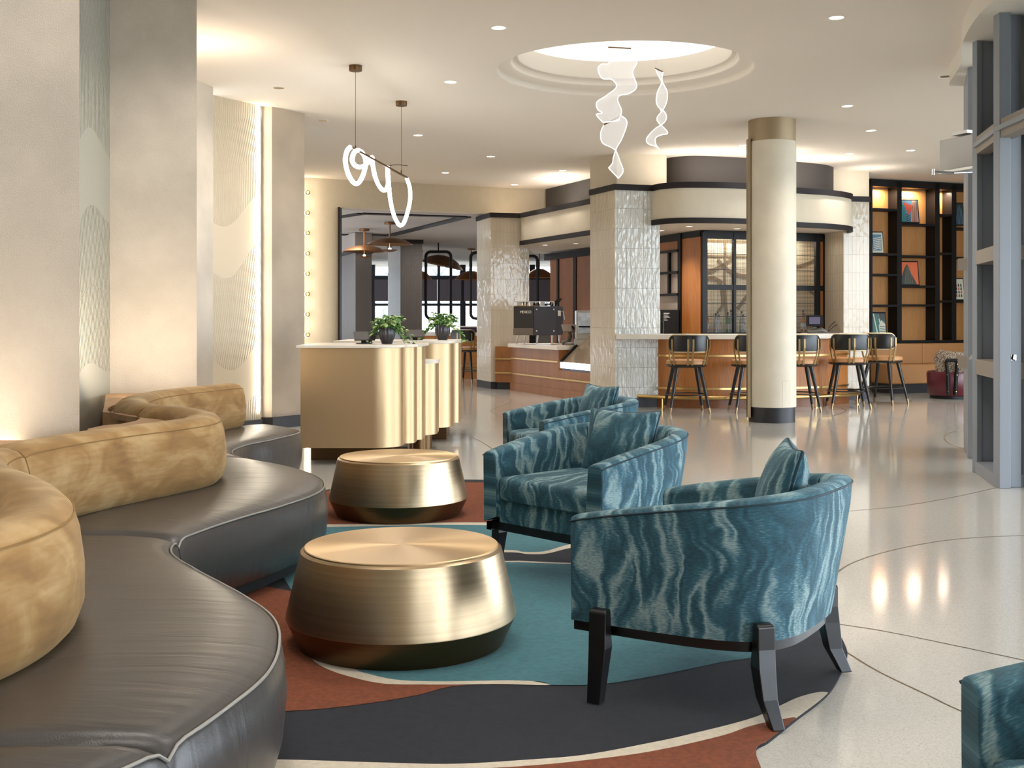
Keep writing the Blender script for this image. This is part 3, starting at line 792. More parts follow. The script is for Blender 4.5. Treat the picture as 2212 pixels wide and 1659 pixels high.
for a, c in ((0, 6), (6, 13), (13, 21), (21, 24)):
    n0, n1 = a*NS, c*NS; rows = []
    SEC = [(-.085, .42), (-.115, .5), (-.125, .62), (-.12, .72), (-.105, .775), (-.07, .805), (-.02, .815), (.04, .813), (.08, .80), (.105, .775), (.122, .72), (.135, .62), (.135, .52), (.115, .465), (.08, .43)]
    for k in range(n0, n1+1):
        a_ = Vector(R_[max(k-1, 0)]); b_ = Vector(R_[min(k+1, len(R_)-1)]); t_ = (b_-a_).normalized()
        nrm = Vector((-t_.y, t_.x))
        e = min(k-n0, n1-k); s = {0: .93, 1: .985}.get(e, 1)
        c_ = Vector(R_[k])+nrm*.02
        rows.append([(c_.x+nrm.x*u*s, c_.y+nrm.y*u*s, .60+(z-.60)*s) for u, z in SEC])
    rows[0] = [tuple(Vector(p).lerp(Vector(q_), .15)) for p, q_ in zip(rows[0], rows[1])]
    rows[-1] = [tuple(Vector(p).lerp(Vector(q_), .15)) for p, q_ in zip(rows[-1], rows[-2])]
    mb = MB(); ids = mb.grid(rows, cv=True)
    mb.face(None, None, list(ids[0])); mb.face(None, None, list(reversed(ids[-1])))
    bk = mb.build('backrest', OCHRE, sofa, world=True, smooth=50)
    w = MB(); w.tube([r[9] for r in rows], .003, 5); w.build('seam', plain('ochre_seam', rgb(140, 104, 56), .8) if 'ochre_seam' not in MATS else MATS['ochre_seam'], bk, world=True, smooth=60)

# wooden ledge behind the sofa
led_f = offset(R_, -.13)
# front edge from far to near
lp = [p for p in led_f if 1.5 < p[1] < 9.4]
led_poly = lp+[(-3.29, lp[-1][1]), (-3.29, 5.7), (-2.15, 5.7), (-2.15, 5.85), (-2.33, 6.3), (-2.32, 6.5), (-2.25, 6.6), (-2.225, 6.79), (-2.26, 6.98), (-2.36, 7.18), (-2.5, 7.35), (-2.65, 7.43), (-2.8, 7.88), (-3.29, 9.3)]
mb = MB(); mb.prism(led_poly, .715, .75); 
t = thing('wooden_ledge', 'curved pale wooden ledge behind the sofa back', 'ledge', (-2.6, 6, 0))
mb.build('top', LEDGEW, t, world=True)
mb = MB(); cut = led_poly[len(lp)+4:]
mb.wall(cut, .02, .715, .02, -1); mb.build('side_panel', LEDGEW, t, world=True, smooth=30)

# ================================================================ tables
def table(loc, s, label):
    t = thing('drum_table', label, 'coffee table', loc, 0, None)
    mb = MB(); mb.lathe([(.405, .392), (.412, .388), (.418, .383), (.478, .118), (.478, .113), (.470, .112), (0, .112)], segs=96); mb.build('drum', BRONZE, t, smooth=35)
    mb = MB(); mb.lathe([(.477, .113), (.425, .0), (0, 0)], segs=96); mb.build('base', BRONZE_D, t, smooth=35)
    mb = MB(); mb.lathe([(0, .400), (.400, .400), (.404, .397), (.404, .385), (0, .385)], segs=96); mb.build('top', BRONZE_TOP, t, smooth=35)
    return t
RUGZ = .0110
table((PX(868, 4.80), 4.80, RUGZ), 1, 'brushed bronze drum table nearest on the rug, beside the teal armchair')
table((PX(861, 7.93), 7.93, RUGZ), 1, 'brushed bronze drum table further back, before the reception desk')

# ================================================================ rug
rug = thing('area_rug', 'large round-edged rug in navy, teal, rust and cream under the armchairs', 'rug', (0, 5, 0))
OUT = cr([(.74, 3.25), (.755, 3.56), (.82, 3.66), (.95, 3.85), (1.14, 4.13), (1.29, 4.46), (1.37, 4.71), (1.40, 5.1), (1.36, 6), (1.22, 7.3), (.9, 8.6), (.35, 9.35), (-.24, 9.62), (-.85, 9.52), (-1.5, 9.0), (-1.8, 8), (-1.8, 5), (-1.5, 3), (-.9, 2.2), (0, 2.0), (.55, 2.4), (.72, 2.9)], 8, True)
mb = MB(); mb.prism(OUT, .0, .007); mb.build('pile', NAVY, rug, world=True)
def inside(p, poly):
    c = False; n = len(poly)
    for i in range(n):
        a, b_ = poly[i], poly[i-1]
        if (a[1] > p[1]) != (b_[1] > p[1]) and p[0] < (b_[0]-a[0])*(p[1]-a[1])/(b_[1]-a[1])+a[0]: c = not c
    return c
def clip_to(poly, border):
    """pull points that fall outside the rug back on to its edge"""
    res = []
    cx, cy = -.1, 5.6
    for p in poly:
        if inside(p, border): res.append(p); continue
        lo, hi = 0, 1
        for _ in range(24):
            m_ = (lo+hi)/2
            if inside((cx+(p[0]-cx)*m_, cy+(p[1]-cy)*m_), border): lo = m_
            else: hi = m_
        res.append((cx+(p[0]-cx)*lo, cy+(p[1]-cy)*lo))
    return res
lvl = [.0072]
def patch(px, mat, floorpts=False, n=8):
    pts = [G(*p) if not floorpts else p for p in px]
    poly = cr(pts, n)
    poly = clip_to(poly, OUT)
    lvl[0] += .0003
    mb = MB(); mb.face([(x, y, lvl[0]) for x, y in poly], [(x, y) for x, y in poly])
    mb.build('pattern_area', mat, rug, world=True)
def band(top, bot, mat, n=8):
    a = cr([G(*p) for p in top], n); c = cr([G(*p) for p in bot], n)
    lvl[0] += .0003
    poly = clip_to(a+list(reversed(c)), OUT)
    mb = MB(); mb.face([(x, y, lvl[0]) for x, y in poly], [(x, y) for x, y in poly]); mb.build('pattern_area', mat, rug, world=True)
# far rust field, cream line, teal strip, navy wave, big teal field
band([(480, 1090), (640, 1068), (708, 1062), (860, 1048), (1045, 1044), (1180, 1052), (1400, 1075)], [(480, 1135), (708, 1137), (860, 1135), (1045, 1133), (1400, 1140)], RUST)
band([(480, 1133), (708, 1135), (860, 1134), (1045, 1131), (1450, 1138)], [(480, 1142), (708, 1142), (860, 1139), (1045, 1138), (1450, 1148)], WOOLC)
band([(480, 1141), (708, 1141), (860, 1138), (1045, 1137), (1450, 1147)], [(560, 1200), (708, 1196), (900, 1196), (1092, 1192), (1130, 1196), (1180, 1195), (1226, 1182), (1300, 1168), (1450, 1160)], TEAL)
band([(560, 1198), (708, 1195), (900, 1194), (1092, 1191), (1130, 1195), (1175, 1194), (1226, 1180), (1300, 1166), (1450, 1158)], [(560, 1204), (708, 1199), (900, 1199), (1092, 1196), (1140, 1200), (1180, 1199), (1226, 1188), (1300, 1173), (1450, 1164)], WOOLC)
band([(560, 1222), (708, 1218), (900, 1216), (1092, 1215), (1130, 1215), (1226, 1219), (1400, 1222)], [(560, 1230), (708, 1224), (900, 1221), (1092, 1218), (1130, 1218), (1226, 1222), (1400, 1226)], WOOLC)
# rust, left of the near table
patch([(520, 1260), (600, 1275), (660, 1290), (760, 1330), (800, 1400), (860, 1470), (980, 1484), (1060, 1484), (975, 1488), (900, 1507), (800, 1524), (700, 1536), (628, 1541), (540, 1545), (430, 1545), (430, 1300), (520, 1262)], RUST)
# cream swoosh then teal on top
patch([(655, 1335), (640, 1380), (665, 1420), (700, 1447), (760, 1468), (830, 1482), (920, 1484), (990, 1484), (1080, 1483), (1188, 1485), (1140, 1474), (1000, 1440), (800, 1380), (700, 1330), (655, 1330)], WOOLC)
patch([(620, 1235), (708, 1224), (900, 1221), (1092, 1218), (1226, 1222), (1400, 1226), (1520, 1240), (1640, 1290), (1690, 1330), (1680, 1380), (1640, 1420), (1560, 1435), (1480, 1452), (1400, 1468), (1300, 1483), (1195, 1485), (1170, 1478), (1100, 1475), (1040, 1476), (940, 1477), (860, 1474), (800, 1462), (760, 1448), (690, 1410), (660, 1370), (640, 1300), (612, 1250)], TEAL)
# cream and rust along the near edge
patch([(560, 1648), (632, 1648), (821, 1654), (980, 1657), (1138, 1648), (1264, 1637), (1400, 1612), (1483, 1594), (1628, 1556), (1725, 1512), (1786, 1501), (1800, 1530), (1720, 1590), (1640, 1640), (1500, 1680), (1200, 1760), (900, 1800), (500, 1700)], WOOLC)
patch([(1030, 1668), (1130, 1662), (1240, 1652), (1400, 1631), (1551, 1598), (1624, 1574), (1690, 1560), (1722, 1559), (1722, 1600), (1640, 1680), (1560, 1800), (1200, 1900), (900, 1800), (960, 1690)], RUST)

# ================================================================ armchairs
def armchair(loc, rz, label):
    t = thing('armchair', label, 'armchair', loc, rz, None)
    # outer plan path, forward = +y
    half = [(.425, .40), (.423, .25), (.415, .05), (.40, -.10), (.365, -.22), (.30, -.305), (.20, -.348), (.10, -.36)]
    path = half+[(0, -.362)]+[(-x, y) for x, y in reversed(half)]
    path = cr(path, 5); n = len(path)
    def prof(i):
        x, y = path[i]
        k = (.40-y)/.80                      # 0 at the arm fronts, 1 at the back
        top = .635+.135*(max(0, k)**.85)
        fl = .075*max(k,0)+.004                        # outward flare with height
        return top, fl
    rows = []; seam = []
    inn = offset(path, -.095)
    ux = [0]
    for i in range(1, n): ux.append(ux[-1]+math.dist(path[i-1], path[i]))
    uvs = []
    for i in range(n):
        o_, i_ = Vector(path[i]), Vector(inn[i]); d = (o_-i_).normalized(); top, fl = prof(i)
        W = .095
        sec = [(W, .265, 0), (W, .42, .35), (W, top-.10, .9), (W, top-.018, 1), (W-.012, top-.003, 1), (W*.5, top, 1), (.016, top-.004, 1), (0, top-.02, 1), (-.004, top-.1, .75), (-.008, .42, .35), (-.008, .30, .1)]
        rows.append([(i_.x+d.x*(u+fl*f), i_.y+d.y*(u+fl*f), z) for u, z, f in sec])
        vv = 0; r_ = []
        for j, s in enumerate(sec):
            if j: vv += math.dist(rows[-1][j-1], rows[-1][j])
            r_.append((ux[i], vv))
        uvs.append(r_)
        seam.append(rows[-1][3])
    mb = MB(); ids = mb.grid(rows, uvs=uvs)
    mb.face(None, [(y, z) for x, y, z in [rows[0][k] for k in range(len(rows[0]))]], list(ids[0]))
    mb.face(None, [(y, z) for x, y, z in reversed(rows[-1])], list(reversed(ids[-1])))
    # front apron and deck under the cushion
    mb.box(-.335, .335, .32, .37, .265, .385); mb.box(-.33, .33, -.28, .33, .27, .36)
    sh = mb.build('shell', CHAIRF, t, smooth=38, bevel=.006)
    w = MB(); w.tube(seam, .004, 6); w.build('piping', DARKPIPE, sh, smooth=60)
    for i in (24, n-1-24):
        w = MB(); w.tube([Vector(p) for p in rows[i][7:]], .0028, 5); w.build('seam', DARKPIPE, sh)
    # seat cushion
    cush = cr([(-.325, -.2), (-.33, .0), (-.328, .34), (-.31, .385), (-.25, .40), (0, .405), (.25, .40), (.31, .385), (.328, .34), (.33, .0), (.325, -.2), (.22, -.28), (-.22, -.28)], 4, True)
    rows = []
    c0 = Vector((0, .05))
    for s_, z in ((.93, .385), (.985, .395), (1, .42), (1, .475), (.985, .498), (.94, .508), (.7, .522), (.35, .53), (.02, .532)):
        rows.append([(c0.x+(x-c0.x)*s_, c0.y+(y-c0.y)*s_, z) for x, y in cush])
    mb = MB(); uu = [[(x, y+(.9-z)*1.0) for (x, y, z) in r] for r in rows]
    ids = mb.grid(rows, cv=True, uvs=uu); mb.face(None, None, list(ids[0])); mb.face(None, None, list(reversed(ids[-1])))
    mb.build('seat_cushion', CHAIRF, t, smooth=50)
    # black frame
    rp = offset(path, -.02); rq = [(x*.985, y) for x, y in rp]
    mb = MB(); mb.grid([[(a[0], a[1], .225), (a[0], a[1], .268), (b_[0], b_[1], .268), (b_[0], b_[1], .225)] for a, b_ in zip(rq, offset(rq, -.035))], cv=True)
    mb.box(-.39, .39, .335, .37, .225, .267)
    mb.build('frame', BLACKWOOD, t, smooth=40)
    def leg(sx, y0, back):
        mb = MB()
        out = .448 if not back else .36
        # stations: z, centre offset x, centre y, width x, width y
        if not back: st = [(.325, out-.008, y0, .030, .062), (.315, out-.004, y0, .040, .066), (.23, out-.006, y0, .052, .066), (.19, out-.008, y0, .058, .066), (.0, out+.012, y0+.008, .042, .050)]
        else: st = [(.335, .352, -.292, .052, .026), (.325, .352, -.296, .062, .036), (.25, .345, -.292, .064, .048), (.19, .345, -.290, .064, .066), (.09, .352, -.305, .056, .056), (.0, .37, -.345, .044, .044)]
        rows = []
        ang = 0 if not back else -.75*sx
        for z, cx, cy, wx, wy in st:
            p = []
            for a_, b2 in ((-1, -1), (1, -1), (1, 1), (-1, 1)):
                dx, dy = a_*wx/2, b2*wy/2
                if back: dx, dy = dx*math.cos(-ang)-dy*math.sin(-ang), dx*math.sin(-ang)+dy*math.cos(-ang)
                p.append((sx*cx+dx, cy+dy, z))
            rows.append(p)
        ids = mb.grid(rows, cv=True); mb.face(None, None, list(reversed(ids[0]))); mb.face(None, None, list(ids[-1]))
        mb.build('leg', BLACKWOOD, t, bevel=.004)
    for sx in (-1, 1): leg(sx, .27, False); leg(sx, 0, True)
    return t
DARKPIPE = plain('dark_teal_piping', rgb(24, 50, 62), .7)
def heading(f): return math.atan2(f[1], f[0])-PI/2
def cushion(loc, rz, tilt, label, s=.25):
    t = thing('throw_cushion', label, 'cushion', loc, rz)
    rows = []; n = 14; front = []; 
    def pt(a, c, side):
        # a,c in -1..1
        k = (1-a**4)*(1-c**4); ear = 1+.05*(abs(a)*abs(c))**2-.05*(1-abs(a)*abs(c))
        th = .075*max(0, (1-a*a)*(1-c*c))**.45+.008
        wr = .006*math.sin(9*a+5*c)*k
        return Vector((a*s*ear, side*(th+wr*(.5 if side > 0 else 1)), c*s*ear*.82))
    mb = MB(); R = Matrix.Rotation(tilt, 3, 'X')
    for side in (-1, 1):
        rows = []
        for i in range(n+1):
            a = math.sin((-1+2*i/n)*PI/2)
            rows.append([R@pt(a, math.sin((-1+2*j/n)*PI/2), side) for j in range(n+1)])
        uv = [[(i/n*.5+side, j/n*.5+.3*i/n) for j in range(n+1)] for i in range(n+1)]
        mb.grid(rows, uvs=uv)
        edge = [rows[i][0] for i in range(n+1)]+[rows[n][j] for j in range(1, n+1)]+[rows[i][n] for i in range(n-1, -1, -1)]+[rows[0][j] for j in range(n-1, 0, -1)]
        if side < 0: e1 = edge
        else: e2 = edge
    mb.grid([e1, e2], cv=True)
    c_ = mb.build('cover', CHAIRF, t, smooth=60)
    w = MB(); w.tube([(a+b_)/2 for a, b_ in zip(e1, e2)], .005, 6, closed=True); w.build('piping', DARKPIPE, t, smooth=60)
    return t
CH = [((.776, 4.25), (-.84, .545), 'large teal velvet armchair seen from behind at the near right of the rug'),
      ((.43, 6.08), (-.73, -.68), 'teal velvet armchair facing the viewer, middle of the row'),
      ((.45, 8.46), (-.94, -.34), 'teal velvet armchair furthest away, half hidden by the one before it'),
      ((1.305, 1.89), (-1, 0), 'teal velvet armchair cut off at the lower right corner')]
for c_, f_, lab in CH:
    armchair((c_[0], c_[1], RUGZ if c_[1] > 3 else 0), heading(f_), lab)
for (c_, f_, lab), l2, dl, tw, hz in zip(CH[:3], ('teal throw cushion with a pointed corner on the nearest full armchair', 'teal throw cushion standing upright in the middle armchair', 'rounded teal throw cushion in the furthest armchair'), (.10, -.02, .0), (.45, .12, .1), (.70, .67, .67)):
    f = Vector(f_).normalized(); s = Vector((f.y, -f.x))
    p = Vector(c_)-f*.19+s*dl
    cushion((p.x, p.y, RUGZ+hz), heading(f_)+tw, .28, l2, .215)

# ================================================================ reception desks
def rrect_lobe(pts): return pts
t = thing('reception_desk', 'long satin bronze reception desk nearest the sofa, fluted at its right end', 'reception desk', (-1.4, 11, 0))
def lobe_poly(x0, xr, yf, yb, r, n=14):
    """block from x0 to xr whose front right corner is a quarter round of radius r"""
    return [(x0, yf)]+[(xr-r+r*math.sin(PI/2*i/n), yf+r-r*math.cos(PI/2*i/n)) for i in range(n+1)]+[(xr, yb), (x0, yb)]
def blobs(t, specs, z0, z1, name, mat, bev=.004):
    for poly in specs:
        mb = MB(); mb.prism(poly, z0, z1); mb.build(name, mat, t, world=True, smooth=25)
d1 = [lobe_poly(-1.957, -1.03, 10.62, 11.0, .26), lobe_poly(-1.5, -.935, 11.0, 11.33, .12), lobe_poly(-1.5, -.885, 11.33, 11.75, .09)]
blobs(t, d1, .16, 1.085, 'body', DESKM)
mb = MB()
mb.prism([(-1.99, 10.58)]+[(-1.3+.31*math.sin(PI/2*i/10), 10.58+.31-.31*math.cos(PI/2*i/10)) for i in range(11)]+[(-.90, 11.0), (-.85, 11.4), (-.85, 11.75), (-1.99, 11.75)], 1.086, 1.112)
mb.build('countertop', STONE, t, world=True, bevel=.003)
mb = MB(); mb.prism([(-1.93, 11.02), (-1.15, 11.02), (-1.15, 11.7), (-1.93, 11.7)], 0, .16); mb.build('plinth', BRONZE_D, t, world=True)
mb = MB(); mb.lathe([(.075, 0), (.075, .16), (0, .16)], (-.95, 11.75, 0), 32); mb.build('plinth', BRONZE_D, t, world=True, smooth=30)
# low cylinder with its own shelf
t = thing('desk_pedestal', 'low bronze half-round pedestal with a pale top between the two desks', 'pedestal', (-.95, 11.95, 0))
poly = [(-1.3, 11.8), (-.95, 11.8)]+[(-.95+.17*math.sin(PI/2*i/12), 11.97-.17*math.cos(PI/2*i/12)) for i in range(13)]+[(-.78, 12.25), (-1.3, 12.25)]
mb = MB(); mb.prism(poly, .16, .895); mb.build('body', DESKM, t, world=True, smooth=25)
mb = MB(); mb.prism([(x+(.015 if x > -1.2 else 0), y-.015) for x, y in poly], .896, .93); mb.build('top', STONE, t, world=True)
mb = MB(); mb.lathe([(.13, 0), (.13, .16), (0, .16)], (-.97, 12.05, 0), 32); mb.build('plinth', BRONZE_D, t, world=True, smooth=30)
t = thing('reception_desk', 'second satin bronze reception desk behind, with rounded right corner', 'reception desk', (-1.0, 13, 0))
d2 = [lobe_poly(-1.9, -.66, 12.58, 13.2, .26), lobe_poly(-1.5, -.605, 13.2, 13.7, .10)]
blobs(t, d2, .16, 1.085, 'body', DESKM)
mb = MB(); mb.prism([(-1.95, 12.5), (-.9, 12.5)]+[(-.9+.28*math.sin(PI/2*i/8), 12.78-.28*math.cos(PI/2*i/8)) for i in range(9)]+[(-.57, 13.15), (-.57, 13.72), (-1.95, 13.72)], 1.086, 1.115); mb.build('countertop', STONE, t, world=True, bevel=.003)
mb = MB(); mb.prism([(-1.8, 12.95), (-.74, 12.95), (-.74, 13.6), (-1.8, 13.6)], 0, .16); mb.build('plinth', BRONZE_D, t, world=True)

# screens and plants on the desks
def monitor(c, rz, label):
    t = thing('tilted_screen', label, 'screen', c, rz)
    M = Matrix.Rotation(rz*0, 3, 'Z') @ Matrix.Rotation(-.95, 3, 'X')
    mb = MB(); mb.obox((0, 0, .075), (.20, .014, .135), mat=M); mb.build('housing', plain('screen_back', rgb(44, 38, 36), .4) if 'screen_back' not in MATS else MATS['screen_back'], t, bevel=.003)
    mb = MB(); mb.beam((0, .02, .005), (0, .03, .07), .05, .012); mb.box(-.07, .07, -.02, .10, 0, .008); mb.build('stand', BLACK, t)
    return t
monitor((PX(785, 11.1), 11.15, 1.113), .25, 'dark tilted screen on the near desk, left of its plant')
monitor((PX(897, 12.9), 12.9, 1.116), .15, 'dark tilted screen between the two potted plants')
def potted(loc, label, seed, s=1):
    rnd = random.Random(seed)
    t = thing('potted_plant', label, 'plant', loc)
    n = 10; prof = [(.0, .0), (.050, .0), (.056, .02), (.075, .06), (.082, .10), (.078, .15), (.075, .158), (.068, .15), (.0, .14)]
    rows = []
    for j in range(60):
        a = 2*PI*j/60; k = 1-.06*abs(math.sin(a*n/2))**6*1.4
        rows.append([(r*k*s*math.cos(a), r*k*s*math.sin(a), z*s) for r, z in prof])
    mb = MB(); mb.grid(rows, cu=True); mb.build('pot', plain('graphite_glaze', rgb(62, 60, 64), .28, .3) if 'graphite_glaze' not in MATS else MATS['graphite_glaze'], t, smooth=40)
    mb = MB()
    def leaf(p, d, L):
        d = Vector(d).normalized(); side = d.cross(Vector((rnd.uniform(-.3, .3), rnd.uniform(-.3, .3), 1))).normalized(); nn = side.cross(d)
        mb.cur = 0 if rnd.random() < .6 else 1
        w = L*.42
        a = p; b_ = p+d*L*.35+side*w-nn*.004; c_ = p+d*L*.35-side*w-nn*.004; e = p+d*L*.75+side*w*.55-nn*.012; g = p+d*L*.75-side*w*.55-nn*.012; h = p+d*L-nn*.02; m1 = p+d*L*.4+nn*.004; m2 = p+d*L*.75
        mb.face([a, b_, m1]); mb.face([a, m1, c_]); mb.face([b_, e, m2, m1]); mb.face([m1, m2, g, c_]); mb.face([e, h, m2]); mb.face([m2, h, g])
    vines = MB()
    for k in range(34):
        a = rnd.uniform(0, 2*PI); up = rnd.uniform(.3, 1.0); reach = rnd.uniform(.05, .17)
        if k < 8: a = rnd.choice([PI, 0])+rnd.uniform(-.5, .5); reach = rnd.uniform(.18, .29); up = rnd.uniform(.1, .5)
        p0 = Vector((0, 0, .14)); pts = []
        for q in range(7):
            u = q/6
            drop = .15*up*math.sin(u*2.1)-(.19*u*u if k < 8 else .02*u*u)
            pts.append(Vector((math.cos(a)*reach*u, math.sin(a)*reach*u, .145+drop))*s)
        vines.tube(pts, .0022, 4)
        for q in range(1, 7):
            for _ in range(2):
                d = (math.cos(a+rnd.uniform(-1.4, 1.4)), math.sin(a+rnd.uniform(-1.4, 1.4)), rnd.uniform(-.6, .5))
                leaf(pts[q]+Vector((rnd.uniform(-.01, .01),)*3), d, rnd.uniform(.035, .06)*s)
    mb.build('leaves', [LEAF, LEAF2], t, fix=False)
    vines.build('stems', LEAF, t, smooth=60)
    return t
potted((PX(836, 11.15), 11.15, 1.113), 'trailing green plant in a graphite pot on the near desk', 3, 1.0)
potted((PX(956, 13.1), 13.1, 1.116), 'trailing green plant in a graphite pot on the far desk', 9, 1.08)

# ================================================================ coffee counter
OAKC = wood('oak_counter', rgb(126, 76, 34), rgb(164, 108, 54), .36)
K0, K1 = Vector((-.02, 21.95)), Vector((1.32, 18.6))      # the counter's front line on the floor
kd = (K1-K0).normalized(); kn = Vector((-kd.y, kd.x))      # kn points away from the viewer (right/back)
if kn.y < 0: kn = -kn
def K(u, v, z): p = K0+kd*u+kn*v; return (p.x, p.y, z)
def K2(u, v): p = K0+kd*u+kn*v; return (p.x, p.y)
KL = (K1-K0).length
def kbox(mb, u0, u1, v0, v1, z0, z1): mb.prism([K2(u0, v0), K2(u1, v0), K2(u1, v1), K2(u0, v1)], z0, z1)
def u_at(px):
    k = (px-1106)/F                                     # where the sight line over px meets the counter line
    return (K0.x-k*K0.y)/(k*kd.y-kd.x)
un = u_at(1207)
t = thing('coffee_counter', 'long oak coffee counter with brass strips and pale stone top', 'counter', (K0.x+.3, K0.y, 0))
mb = MB(); kbox(mb, 0, un, 0, .9, .12, .82); kbox(mb, un, KL, 0, .9, .12, .47); mb.build('body', OAKC, t, world=True)
mb = MB(); kbox(mb, -.01, KL, -.015, .5, 0, .145); mb.build('plinth', OAKC, t, world=True)
mb = MB(); kbox(mb, -.05, un+.02, -.05, .9, .82, .89); mb.build('countertop', STONE, t, world=True, bevel=.004)
mb = MB(); kbox(mb, 0, un-.03, -.014, .01, .60, .625); mb.build('brass_strip', BRASS, t, world=True)
mb = MB(); kbox(mb, 0, KL, -.014, .01, .31, .335); mb.build('brass_strip', BRASS, t, world=True)
t = thing('side_counter', 'short recessed oak counter end beside the cream tiled pillar', 'counter', (.1, 22.6, 0))
mb = MB(); mb.prism([(-.325, 22.15), (0.0, 22.05), (.1, 22.3), (-.30, 22.28)], .14, .83); mb.build('body', OAKC, t, world=True)
mb = MB(); mb.prism([(-.33, 22.13), (0.0, 22.03), (0.0, 22.06), (-.32, 22.16)], .58, .605); mb.build('brass_strip', BRASS, t, world=True)
mb = MB(); mb.prism([(-.33, 22.13), (0.0, 22.03), (0.0, 22.06), (-.32, 22.16)], .31, .335); mb.build('brass_strip', BRASS, t, world=True)
mb = MB(); mb.prism([(-.29, 22.2), (.0, 22.15), (.1, 22.28), (-.2, 22.28)], 0, .14); mb.build('plinth', BASEB, t, world=True)
# angled glass display case
t = thing('display_case', 'slanted glass pastry display case with lit lower edge set into the counter', 'display case', K(un+.1, .2, 0))
u0 = u_at(1212); 
def face4(mb, a, b_, c_, d_): mb.face([a, b_, c_, d_])
zt, zb = 1.12, .62
mb = MB(); mb.grid([[K(u0, .02, zb), K(u0, .55, zt)], [K(KL, .02, zb), K(KL, .55, zt)]]); mb.build('slanted_glass', plain('smoked_glass', rgb(150, 132, 112), .12, .35), t, world=True)
mb = MB(); mb.beam(K(u0, .0, zb), K(u0, .54, zt+.01), .05, .05); mb.beam(K(u0, .55, zt+.01), K(KL, .55, zt+.01), .04, .03); mb.build('frame', BLACK, t, world=True)
mb = MB(); mb.beam(K(u0+.02, .01, .565), K(KL, .01, .565), .07, .10); mb.build('light_strip', CASEGLOW, t, world=True)
mb = MB(); kbox(mb, u0, KL, .02, .6, .471, .515); mb.build('base', plain('case_base', rgb(40, 46, 60), .3), t, world=True)
# espresso machine
uc = u_at(1165)
mc = (PX(1163, 21.2), 21.2, .892)
t = thing('espresso_machine', 'black two-group espresso machine on chrome legs on the coffee counter', 'coffee machine', mc, 0)
ERZ = math.atan2(-.30, 1)
t.rotation_euler = (0, 0, -.25)
mb = MB(); mb.box(-.02, .40, -.30, .30, .17, .70); mb.build('body', BLUEDARK, t, bevel=.01)
mb = MB()
for x, z in ((.04, .25), (.36, .25), (.04, .64), (.36, .64)): mb.tube([(x, -.302, z), (x, -.312, z)], .014, 12)
mb.build('panel_bolts', CHROME, t)
mb = MB(); mb.prism([(-.42, -.22), (-.03, -.28), (-.03, .28), (-.42, .22)], .17, .70); mb.build('rear_housing', plain('graphite_panel', rgb(52, 48, 46), .35), t, bevel=.012)
mb = MB(); mb.prism([(-.425, -.225), (-.03, -.285), (-.03, .285), (-.425, .225)], .17, .30); mb.build('drip_skirt', plain('grey_skirt', rgb(110, 98, 88), .4), t, bevel=.01)
mb = MB(); mb.prism([(-.42, -.22), (-.03, -.28), (-.03, .28), (-.42, .22)], .70, .715); mb.build('top_plate', BRASS, t)
for x, y in ((-.36, -.16), (-.30, .18), (.03, -.26), (.30, -.26), (.32, .26)):
    mb = MB(); mb.tube([(x*1.0+.02, y, .18), (x*1.05, y, 0)], [.022, .012], 10); mb.build('leg', CHROME, t, smooth=60)
mb = MB(); mb.tube([(-.38, -.26, .78), (.36, -.30, .78), (.36, .26, .78), (-.38, .22, .78)], .008, 6, closed=True)
for x, y in ((-.38, -.26), (-.1, -.28), (.1, -.29), (.36, -.30)): mb.tube([(x, y, .70), (x, y, .78)], .006, 6)
mb.build('cup_rail', CHROME, t, smooth=60)
for i in range(6):
    mb = MB(); mb.lathe([(0, .0), (.035, .0), (.05, .075), (.045, .07), (.03, .008), (0, .008)], (-.33+.11*i, -.12, .715), 14); mb.build('cup', GLASS if i % 2 else WHITE, t, smooth=40)
mb = MB(); mb.beam((.44, -.2, .52), (.44, -.2, .62), .06, .05); mb.tube([(.42, -.15, .60), (.50, -.15, .60), (.52, -.15, .45)], .012, 8); mb.build('steam_wand', CHROME, t, smooth=60)
mb = MB(); mb.beam((.30, -.1, .70), (.43, -.1, .84), .3, .02); mb.build('rear_screen', BLACK, t)
# pale badge lettering on the left panel
tx = bpy.data.curves.new('badge', 'FONT'); tx.body = 'MEXICO'; tx.size = .07; tx.space_character = .8; tx.extrude = .002
tmp = bpy.data.objects.new('tmp', tx); COL.objects.link(tmp); bpy.context.view_layer.update()
me = bpy.data.meshes.new_from_object(tmp.evaluated_get(bpy.context.evaluated_depsgraph_get())); bpy.data.objects.remove(tmp)
to = bpy.data.objects.new('badge_lettering', me); COL.objects.link(to); me.materials.clear(); me.materials.append(INK); to.parent = t
to.location = (-.29, -.254, .57); to.rotation_euler = (PI/2, 0, -.15)
# till and card reader
ut = u_at(1224)
t = thing('till', 'dark point-of-sale till with tilted screens on the coffee counter', 'till', (PX(1226, 20.5), 20.5, .892))
mb = MB(); mb.obox((.02, 0, .30), (.24, .02, .20), mat=Matrix.Rotation(.2, 3, 'Z')@Matrix.Rotation(-.9, 3, 'X')); mb.build('screen', plain('till_back', rgb(120, 106, 92), .4), t, bevel=.004)
mb = MB(); mb.obox((.19, -.05, .22), (.03, .2, .34), mat=Matrix.Rotation(-.75, 3, 'Y')); mb.build('side_screen', BLACK, t, bevel=.004)
mb = MB(); mb.tube([(-.1, 0, .03), (0, 0, .06), (.05, 0, .16), (.03, 0, .26)], [.05, .06, .04, .03], 12); mb.lathe([(0, .06), (.1, .055), (.13, .02), (.13, 0)], (.06, -.16, 0), 20); mb.build('base', plain('till_base', rgb(96, 88, 78), .4), t, smooth=50)
